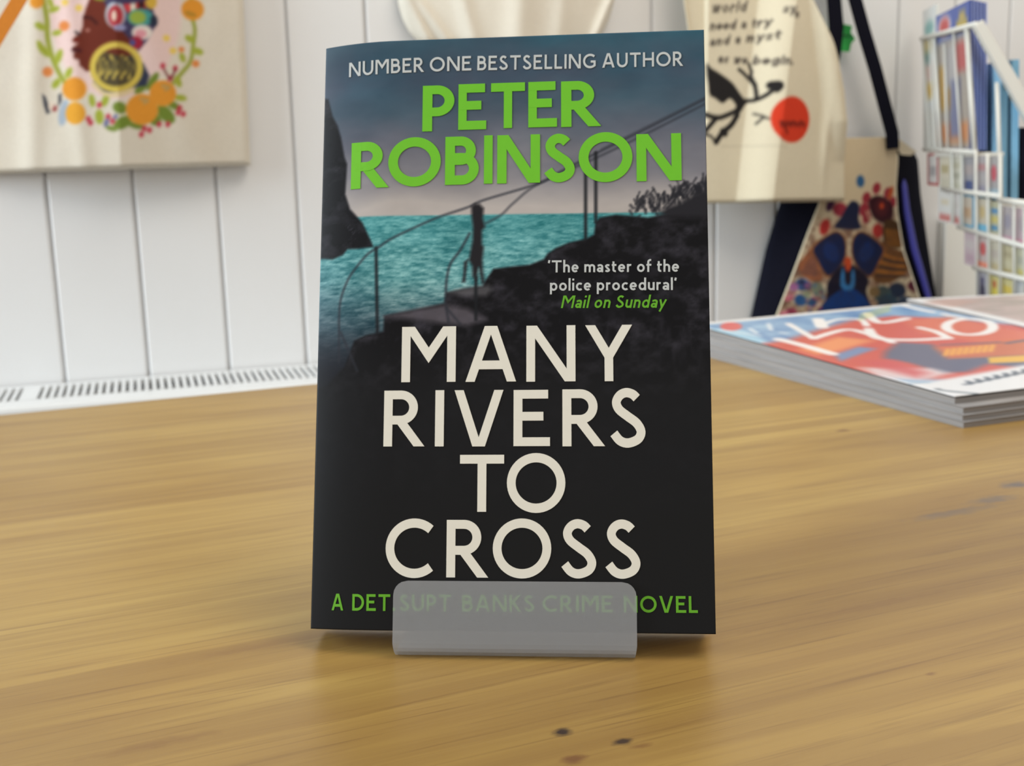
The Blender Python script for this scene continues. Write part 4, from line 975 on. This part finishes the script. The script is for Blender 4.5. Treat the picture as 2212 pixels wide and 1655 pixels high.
def mag_art(p, U, V):
    k = 3.243; q = lambda pts: [(1530 + x / k, 620 + y / k) for x, y in pts]
    P_ = lambda pts, c, a=1, s=None: p.poly(q(pts), c, a, s); ln = lambda pts, wd, c, a=1: p.line([tuple(r) for r in spline(q(pts), 6)], wd, c, a)
    X, Y = p.P[:, 0], p.P[:, 1]
    n = fbm(X * 60, Y * 60, 12, 3)
    inn = np.clip(np.minimum(np.minimum(U, 1 - U) / .012, np.minimum(V, .972 - V) / .012), 0, 1)
    blue = np.array([104, 150, 196])[None] + (n - .5)[:, None] * np.array([110, 90, 50]); p.C = p.C * (1 - inn[:, None]) + np.clip(blue / 255, 0, 1) * inn[:, None]
    P_([(-200, 360), (60, 320), (240, 330), (420, 400), (300, 420), (60, 360)], (150, 200, 226), .8)
    P_([(340, 420), (560, 390), (760, 330), (1000, 270), (1300, 240), (1600, 250), (2300, 300), (2300, 560), (1800, 640), (1300, 620), (1000, 590), (740, 510)], (198, 72, 62), 1, .006)
    P_([(640, 450), (900, 370), (1160, 390), (900, 460), (760, 480)], (232, 140, 84), .9, .005)
    P_([(1380, 270), (1700, 240), (2000, 300), (2300, 340), (2300, 420), (1900, 400), (1500, 340)], (210, 96, 66), .8, .006)
    P_([(1240, 460), (1330, 400), (1560, 410), (1640, 440), (2300, 380), (2300, 560), (1960, 530), (1820, 580), (1640, 590), (1420, 530), (1230, 500)], (74, 84, 112), .95, .004)
    P_([(1580, 430), (1960, 400), (2100, 370), (2300, 390), (2300, 470), (1900, 490), (1680, 500)], (206, 96, 54), .9, .004)
    P_([(880, 480), (1050, 430), (1180, 440), (1020, 490), (930, 520)], (96, 128, 176), .95, .003)
    P_([(1060, 560), (1380, 560), (1560, 560), (1700, 590), (1500, 640), (1220, 630)], (220, 220, 226), .8, .005); P_([(1040, 520), (1300, 510), (1540, 590), (1460, 620), (1200, 560)], (196, 66, 72), .85, .006)
    # black-and-white strip along the near edge
    P_([(1180, 640), (1520, 650), (2300, 520), (2700, 500), (2700, 700), (1720, 770), (1600, 740)], (224, 226, 230), 1, .004)
    for i in range(7): ln([(1800 + i * 62, 660 - i * 12), (1840 + i * 62, 655 - i * 12), (1820 + i * 66, 640 - i * 13)], .0035, (72, 84, 100))
    ln([(1610, 690), (1650, 700), (1880, 718)], .004, (110, 122, 132)); ln([(1400, 660), (1540, 650)], .0026, (150, 170, 190))
    p.ell(1530 + 160 / k, 620 + 308 / k, 24, 8, (206, 74, 80))
    for a in ([(90, 330), (200, 345), (360, 365)], [(290, 320), (340, 350)], [(420, 290), (440, 330)], [(510, 345), (550, 350)]): ln(a, .004, (222, 230, 236), .8)
    wl = (236, 234, 234)
    for pts, wd in (([(560, 290), (640, 330), (740, 380)], .006), ([(490, 385), (650, 420), (870, 475)], .009), ([(770, 262), (790, 300), (800, 310)], .010), ([(780, 300), (900, 265), (1060, 262), (1110, 300)], .006), ([(740, 378), (960, 325), (1120, 350), (1290, 400)], .007),
                    ([(1110, 225), (1200, 280), (1390, 255)], .008), ([(1120, 320), (1190, 375), (1420, 385), (1680, 372)], .008), ([(1680, 372), (1600, 335), (1480, 310)], .007), ([(1380, 180), (1480, 200), (1570, 215)], .007), ([(1640, 225), (1720, 240), (1960, 268)], .006)):
        ln(pts, wd, wl)
    ln([(1830 + 165 * math.cos(u), 302 + 48 * math.sin(u)) for u in np.linspace(0, 6.3, 18)], .008, wl)
    for i in range(8): ln([(1660 + i * 45, 480 - i * 4), (1680 + i * 45, 440 - i * 4)], .003, (232, 160, 60))
    P_([(1960, 490), (2300, 470), (2300, 510), (1970, 525)], (224, 170, 56))
    ln([(1640, 415), (1860, 405), (2040, 395)], .004, (70, 70, 90)); ln([(2090, 400), (2300, 370)], .005, (70, 70, 90))
    p.mix(np.full(len(X), .14), (206, 200, 200))  # pale glare over the cover, blended evenly into its colours
    for i in range(10): ln([(1060 + i * 22, 270 - i * 6), (1070 + i * 22, 230 - i * 6)], .002, (190, 190, 110), .5)
base0 = MN + MW * .002 + ML * -.012
lay = [(.0000, .0036, .0000, .0056), (.0037, .0071, .0057, .0110), (.0072, .0110, .0111, .0166)]
offs = [(0, 0), (.001, .002), (.003, .004)]
for i, (a, b, c, d) in enumerate(lay):
    lab = ['white-edged magazine at the very bottom of the front stack on the table', 'white-edged magazine second from bottom in the front stack on the table', 'white-edged magazine directly under the red and blue covered one'][i]
    magazine('magazine', base0 + MW * (offs[i][0] - .006) + ML * offs[i][1], ML, MW, .297, .212, a, b, c, d, lab, 'magazine', None, 'magazines in the front stack')
magazine('magazine', MN, ML, MW, .297, .212, .0111, .0160, .0167, .0225, 'red and blue covered magazine on top of the front stack', 'magazine', mag_art, 'magazines in the front stack', tilt=1.0, zpaint=TZ + .0185)

def mag2_art(p, U, V):
    X, Y = p.P[:, 0], p.P[:, 1]; n = fbm(X * 50, Y * 70, 33, 4)
    inn = np.clip(np.minimum(np.minimum(U - .05, 1 - U) / .01, np.minimum(V, .96 - V) / .01), 0, 1)
    c = np.array([176, 160, 156])[None] + (n - .5)[:, None] * np.array([70, 50, 60]); p.C = p.C * (1 - inn[:, None]) + np.clip(c / 255, 0, 1) * inn[:, None]
    p.poly([(1990, 655), (2050, 646), (2120, 650), (2060, 664)], (190, 150, 140), .6, .004)
B2 = np.array(on_flat(1958, 646, TZ + .0225)[:2]); e2 = np.array(on_flat(2212, 704, TZ + .0225)[:2]) - B2; e2 /= np.linalg.norm(e2); w2 = np.array([-e2[1], e2[0]])
c2 = B2 + e2 * .215
for i, (a, b) in enumerate(((0, .0105), (.0106, .0165))):
    magazine('magazine', c2 + w2 * (.012 - .006 * i) - e2 * .01 * (1 - i), -e2, w2, .21, .21, a, b, a, b, ['white-edged magazine at the bottom of the right rear stack', 'white-edged magazine in the middle of the right rear stack'][i], 'magazine', None, 'magazines in the rear stack')
magazine('magazine', c2, -e2, w2, .215, .21, .0166, .0225, .0166, .0225, 'grey-pink covered magazine on the right rear stack, partly outside the picture', 'magazine', mag2_art, 'magazines in the rear stack', zpaint=TZ + .0225)

# ------------------------------------------------------------------ wire rack with cards and booklets, right edge
RY = 1.30
_d = ray(1400, 330); ERr = np.array([_d[0], _d[1], 0]); ERr /= np.linalg.norm(ERr)      # along the rack, away from the camera
EQ = np.array([ERr[1], -ERr[0], 0])                                                     # to the right
_p = ray(2108, 326); R0 = CAM + _p * (RY / _p[1]); R0[2] = 0
LT = .045
def rk(r, q, z): return R0 + ERr * r + EQ * (q - (z - (TZ + EYE)) * LT) + np.array([0, 0, z])
_ln = np.cross(ERr, np.array([-EQ[0] * LT, -EQ[1] * LT, 1.0])); _ln /= np.linalg.norm(_ln)
def on_left(px, py, q=0.0):
    P = hit(px, py, rk(0, q, TZ + EYE), _ln); return np.array([np.dot(P - R0, ERr), P[2]])
def on_near(px, py, r=0.0):
    P = hit(px, py, R0 + ERr * r, ERr); z = P[2]; return np.array([np.dot(P - R0, EQ) + (z - (TZ + EYE)) * LT, z])

def rack():
    root = empty('card_rack', tuple(R0)); o = np.array(root.location)
    tag(root, 'white wire rack full of cards and booklets at the right edge', 'rack')
    def wire(pts, r, name='wire'): mb = MB(); mb.tube(pts, r, 8); return mb.build(name, M['wire'], root, o, True)
    def lw(a, b, r=.0016, name='wire', q=-.002): (r0, z0), (r1, z1) = on_left(*a, q), on_left(*b, q); return wire([rk(r0, q, z0), rk(r1, q, z1)], r, name)
    lw((1990, 84), (2109, 52), .0030, 'top_rail')
    for a, b in (((2018, 84), (2033, 326), ), ((2040, 95), (2048, 328)), ((2060, 72), (2077, 326)), ((2088, 62), (2106, 330))): lw(a, b, .0030 if a[0] in (2018, 2088) else .0016)
    lw((2008, 80), (2024, 324), .0014); lw((1992, 84), (2010, 330), .0014)
    # shelves of each tier (front rails), then lower wires
    for a, b in (((1996, 322), (2108, 329)), ((2036, 408), (2160, 424)), ((2070, 490), (2225, 536)), ((2104, 578), (2225, 606))): lw(a, b, .0028, 'shelf_rail')
    lw((2159, 432), (2225, 440), .0030, 'shelf_rail')
    for a, b in (((2108, 328), (2111, 645)), ((2133, 330), (2137, 645)), ((2160, 332), (2162, 645)), ((2191, 440), (2191, 645)), ((2078, 330), (2080, 490)), ((2056, 330), (2060, 480)), ((2213, 440), (2215, 645))): lw(a, b, .0015)
    # near end: uprights and sloping flat side bar
    e = on_near(2108, 330); f_ = on_near(2160, 333)
    mb = MB(); mb.box((-.004, e[0], e[1] - .004), (.19, f_[0] + .003, e[1]), rk); mb.build('shelf', M['wire'], root, o)
    g1 = on_near(2153, 178); g2 = on_near(2162, 438)
    wire([rk(-.001, g1[0], g1[1]), rk(-.001, g2[0], g2[1])], .0024, 'upright')
    a = on_near(2100, 58); b = on_near(2226, 286); a2 = on_near(2119, 44); b2 = on_near(2248, 262)
    mb = MB(); mb.prism([tuple(a), tuple(b), tuple(b2), tuple(a2)], -.010, 0.004, lambda q, z, e_: rk(e_, q, z)); mb.build('side_bar', M['wire'], root, o, bevel=.001)
    h1 = on_near(2162, 438); h2 = on_near(2240, 444)
    mb = MB(); mb.box((-.004, h1[0], h1[1] - .004), (.19, h2[0], h1[1]), rk); mb.build('shelf', M['wire'], root, o)
    # posts to the floor and base
    for r, q in ((.01, .07), (.18, .07)):
        mb = MB(); mb.tube([R0 + ERr * r + EQ * q, R0 + ERr * r + EQ * q + np.array([0, 0, TZ + EYE + .02])], .008, 12); mb.build('post', M['wire'], root, o, True)
    mb = MB(); mb.box((-.05, -.06, 0), (.20, .2, .02), lambda r, q, z: R0 + ERr * r + EQ * q + np.array([0, 0, z])); mb.build('base', M['wire'], root, o, bevel=.004)
rack()

def booklet(name, quad_r, zr, q0, th, base, paint, label, cat, group, edge=None, back=None):
    """a card standing in the rack: r-range, z-range, q position of its left face"""
    r0, r1 = quad_r; z0, z1 = zr; root = empty(name, tuple(rk((r0 + r1) / 2, q0, z0))); tag(root, label, cat, group); o = np.array(root.location)
    nu, nv = 40, 60; uu = np.linspace(0, 1, nu); vv = np.linspace(0, 1, nv); U, V = np.meshgrid(uu, vv); U = U.ravel(); V = V.ravel()
    p = Paint(np.stack([U, V], 1), base); p.soft = .03
    if paint: paint(p)
    p.C *= .92
    v = np.array([rk(r0 + (r1 - r0) * u, q0, z0 + (z1 - z0) * w_) for u, w_ in zip(U, V)])
    raw('cover', v, gfaces(nu, nv), M['print'], root, p.C, True, o)
    mb = MB(); mb.box((min(r0, r1), q0 + .0002, z0), (max(r0, r1), q0 + th, z1), rk)
    mb.build('pages', edge or M['card'], root, o)
    if back: mb = MB(); mb.box((min(r0, r1) - .0004, q0 + th, z0), (max(r0, r1), q0 + th * 1.62, z1), rk); mb.build('back_cover', back, root, o)
    return root
def art(kind, *cols):
    """simple printed layouts in u,v (u: towards camera side, v: up)"""
    def f(p):
        R = lambda a, b, c, d, col, al=1: p.poly([(a, b), (c, b), (c, d), (a, d)], col, al, raw=True)
        E = lambda x, y, a, b, col: p.poly([(x + a * math.cos(t), y + b * math.sin(t)) for t in np.linspace(0, 6.2, 20)], col, raw=True)
        if kind == 'border': R(0, 0, 1, 1, cols[0]); R(.14, .08, .86, .93, cols[1]); R(.25, .3, .75, .6, cols[2])
        if kind == 'lines':
            for i, c in enumerate(cols): R(.12, .1 + i * .8 / len(cols), .88, .1 + (i + .6) * .8 / len(cols), c)
        if kind == 'foot': R(0, 0, 1, .22, cols[0]); E(.5, .6, .3, .2, cols[1])
        if kind == 'fig': E(.5, .35, .3, .3, cols[0]); E(.5, .72, .2, .14, cols[1])
        if kind == 'script':
            for i in range(5): p.line([(.1 + i * .17, .08), (.16 + i * .17, .24), (.22 + i * .17, .1)], .06, cols[0], raw=True)
            R(.2, .5, .8, .66, cols[1], .6)
        if kind == 'blue': E(.26, .90, .20, .075, (232, 226, 226)); E(.26, .90, .15, .058, (198, 70, 72)); R(.62, .83, .92, .89, (206, 176, 66)); R(.7, .88, .86, .95, (196, 170, 90)); R(0, 0, 1, .80, (170, 160, 150)); R(.1, .3, .5, .62, (186, 150, 84)); R(.3, .45, .6, .75, (180, 176, 176)); R(.6, .55, .9, .75, (190, 96, 96)); R(.1, .06, .95, .2, (206, 140, 96)); R(.45, .1, .75, .5, (120, 124, 156))
        if kind == 'comic': E(.5, .86, .35, .05, (120, 178, 176)); R(.1, .5, .9, .62, (226, 200, 190)); R(.2, .38, .9, .48, (222, 186, 92)); R(.1, .62, .6, .74, (120, 160, 156)); R(.1, .7, .9, .8, (206, 190, 130)); R(0, 0, 1, .3, (222, 220, 212))
    return f

# top tier: a white comic, then the stack of blue booklets, then two light blue ones and a black one
zt1 = on_left(2100, 328)[1] + .0015
rA = on_left(2090, 300)[0]; rB = on_left(2020, 300)[0]; rC = on_left(1991, 300)[0]
ztop = on_left(2094, -2)[1]
booklet('booklet', (rC, rB + .003), (zt1, on_left(2012, 12)[1]), .002, .004, (226, 228, 226), art('comic'), 'white booklet with yellow and teal pictures, left in the top rack tier', 'booklet', 'booklets in the top rack tier')
blue_edge = mat('blue_booklet_edge', rgb(22, 36, 96), .5, noise=.12, nscale=200)
pale_edge = mat('pale_blue_booklet_back', rgb(140, 152, 200), .5)
qs = np.linspace(.0015, on_near(2153, 300)[0] - .0060, 5)
names = ['blue booklet with a red disc on its cover, foremost in the top tier', 'blue booklet right behind the red disc cover', 'middle blue booklet edge of the five in the top tier', 'blue booklet edge second from the white rack upright', 'blue booklet edge next to the white rack upright, last of the five']
for i, q in enumerate(qs):
    booklet('booklet', (rB, rA - .004), (zt1, ztop - .001 * i), float(q), float(qs[1] - qs[0]) * .55, (70, 92, 168), art('blue') if i == 0 else None, names[i], 'booklet', 'booklets in the top rack tier', blue_edge, pale_edge)
lb = mat('light_blue_booklet_edge', rgb(120, 176, 212), .5, noise=.06, nscale=100)
zs2 = on_near(2180, 436)[1] + .0015; zq = on_near(2190, 128)[1]
for i, (x0, x1, m_, lab) in enumerate(((2163, 2178, lb, 'light blue booklet standing upright, nearer the white rack upright'), (2186, 2202, lb, 'light blue booklet standing upright, next to the black one'), (2207, 2226, M['navy'], 'black booklet cut off by the right picture edge'))):
    a = on_near(x0, 380)[0]; b = on_near(x1, 380)[0]
    booklet('booklet', (.004, .15), (zs2, zq if i < 2 else on_near(2210, 275)[1]), float(a), float(b - a), (150, 196, 222) if i < 2 else (22, 22, 26), None, lab, 'booklet', 'booklets in the second rack tier', m_)
# lower tiers: greeting cards side by side (photo-measured left, top, right, bottom)
cards = [
 (2003, 331, 2028, 401, (226, 222, 216), art('border', (190, 84, 80), (220, 214, 208), (176, 170, 168)), 'small white card with a red border, first in the second tier'),
 (2031, 338, 2052, 410, (216, 208, 188), art('lines', (206, 200, 180), (188, 176, 140)), 'cream card right of the red bordered card'),
 (2055, 334, 2076, 416, (206, 204, 190), art('lines', (196, 194, 176), (176, 176, 160), (190, 186, 166)), 'pale olive card in the second tier'),
 (2082, 334, 2104, 420, (150, 150, 158), art('lines', (60, 80, 130), (170, 160, 160)), 'grey card with a dark blue stripe in the second tier'),
 (2110, 336, 2131, 424, (164, 160, 164), art('lines', (140, 138, 156), (170, 166, 168), (176, 130, 134)), 'grey patterned card under the blue booklets'),
 (2137, 338, 2157, 428, (160, 158, 160), art('foot', (150, 176, 190), (190, 84, 100)), 'grey card with a pink-red spot under the blue booklets'),
 (2027, 404, 2055, 481, (230, 228, 222), art('script', (206, 84, 74), (222, 206, 170)), 'white card with red script along its foot'),
 (2058, 412, 2073, 487, (226, 222, 218), art('script', (206, 90, 84), (214, 208, 200)), 'narrow white card with red script right of the wider one'),
 (2076, 420, 2105, 491, (190, 180, 168), art('border', (96, 164, 200), (196, 184, 168), (190, 160, 130)), 'beige card with a sky blue border'),
 (2112, 430, 2132, 500, (196, 188, 170), art('foot', (110, 176, 206), (196, 176, 130)), 'cream card with a blue foot next to the blue bordered card'),
 (2138, 436, 2158, 505, (180, 178, 150), art('lines', (86, 140, 176), (200, 186, 110), (90, 140, 180)), 'blue and yellow card in the third tier'),
 (2165, 446, 2188, 528, (170, 162, 164), art('foot', (196, 150, 168), (150, 146, 160)), 'grey card with a pink foot in the third tier'),
 (2194, 450, 2224, 538, (186, 166, 172), art('foot', (206, 140, 160), (170, 160, 164)), 'pink-footed card cut by the right picture edge, third tier'),
 (2083, 500, 2107, 574, (196, 178, 182), art('lines', (186, 160, 170), (200, 190, 188)), 'pale pink card at the left of the fourth tier'),
 (2113, 508, 2134, 582, (190, 176, 172), art('foot', (226, 140, 116), (196, 96, 96)), 'card with orange foot and red spot in the fourth tier'),
 (2139, 522, 2159, 592, (196, 190, 172), art('lines', (190, 176, 140), (186, 176, 166)), 'cream card in the middle of the fourth tier'),
 (2165, 530, 2188, 600, (190, 182, 150), art('lines', (176, 160, 110), (196, 190, 160), (170, 160, 130)), 'sand coloured card in the fourth tier'),
 (2194, 538, 2222, 606, (196, 194, 170), art('lines', (200, 190, 120), (176, 176, 160)), 'pale yellow card at the right end of the fourth tier'),
 (2113, 588, 2132, 655, (166, 164, 170), art('fig', (70, 66, 84), (84, 80, 110)), 'grey card with a dark figure in the lowest tier'),
 (2139, 596, 2158, 660, (206, 196, 130), art('fig', (214, 196, 80), (190, 110, 70)), 'yellow card in the lowest tier'),
 (2164, 602, 2188, 664, (206, 196, 140), art('lines', (196, 70, 56), (214, 190, 90)), 'yellow and red card in the lowest tier'),
 (2195, 606, 2222, 668, (190, 194, 196), art('foot', (90, 130, 170), (200, 200, 196)), 'white and blue card at the right end of the lowest tier'),
]
for (x0, y0, x1, y1, base, pt, lab) in cards:
    xm, ym = (x0 + x1) / 2, (y0 + y1) / 2
    a = on_left(x0, ym, .002)[0]; b = on_left(x1, ym, .002)[0]; z1 = on_left(xm, y0, .002)[1]; z0 = on_left(xm, y1, .002)[1]
    booklet('greeting_card', (a, b), (z0, z1), .002, .004, base, pt, lab, 'card', 'cards in the wire rack')

# white board standing against the wall under the rack
bs0 = on_wall(2034, 560, .012)[0]; bs1 = bs0 + .30; bz = on_wall(2060, 470, .012)[1]
mb = MB(); mb.box((bs0, .002, 0), (bs1, .018, bz), wall); bo = mb.build('white_board', mat('white_laminate', rgb(238, 238, 232), .4), None, wall(bs0, 0, 0), bevel=.002)
tag(bo, 'plain white board standing against the wall behind the lower card rack', 'board')
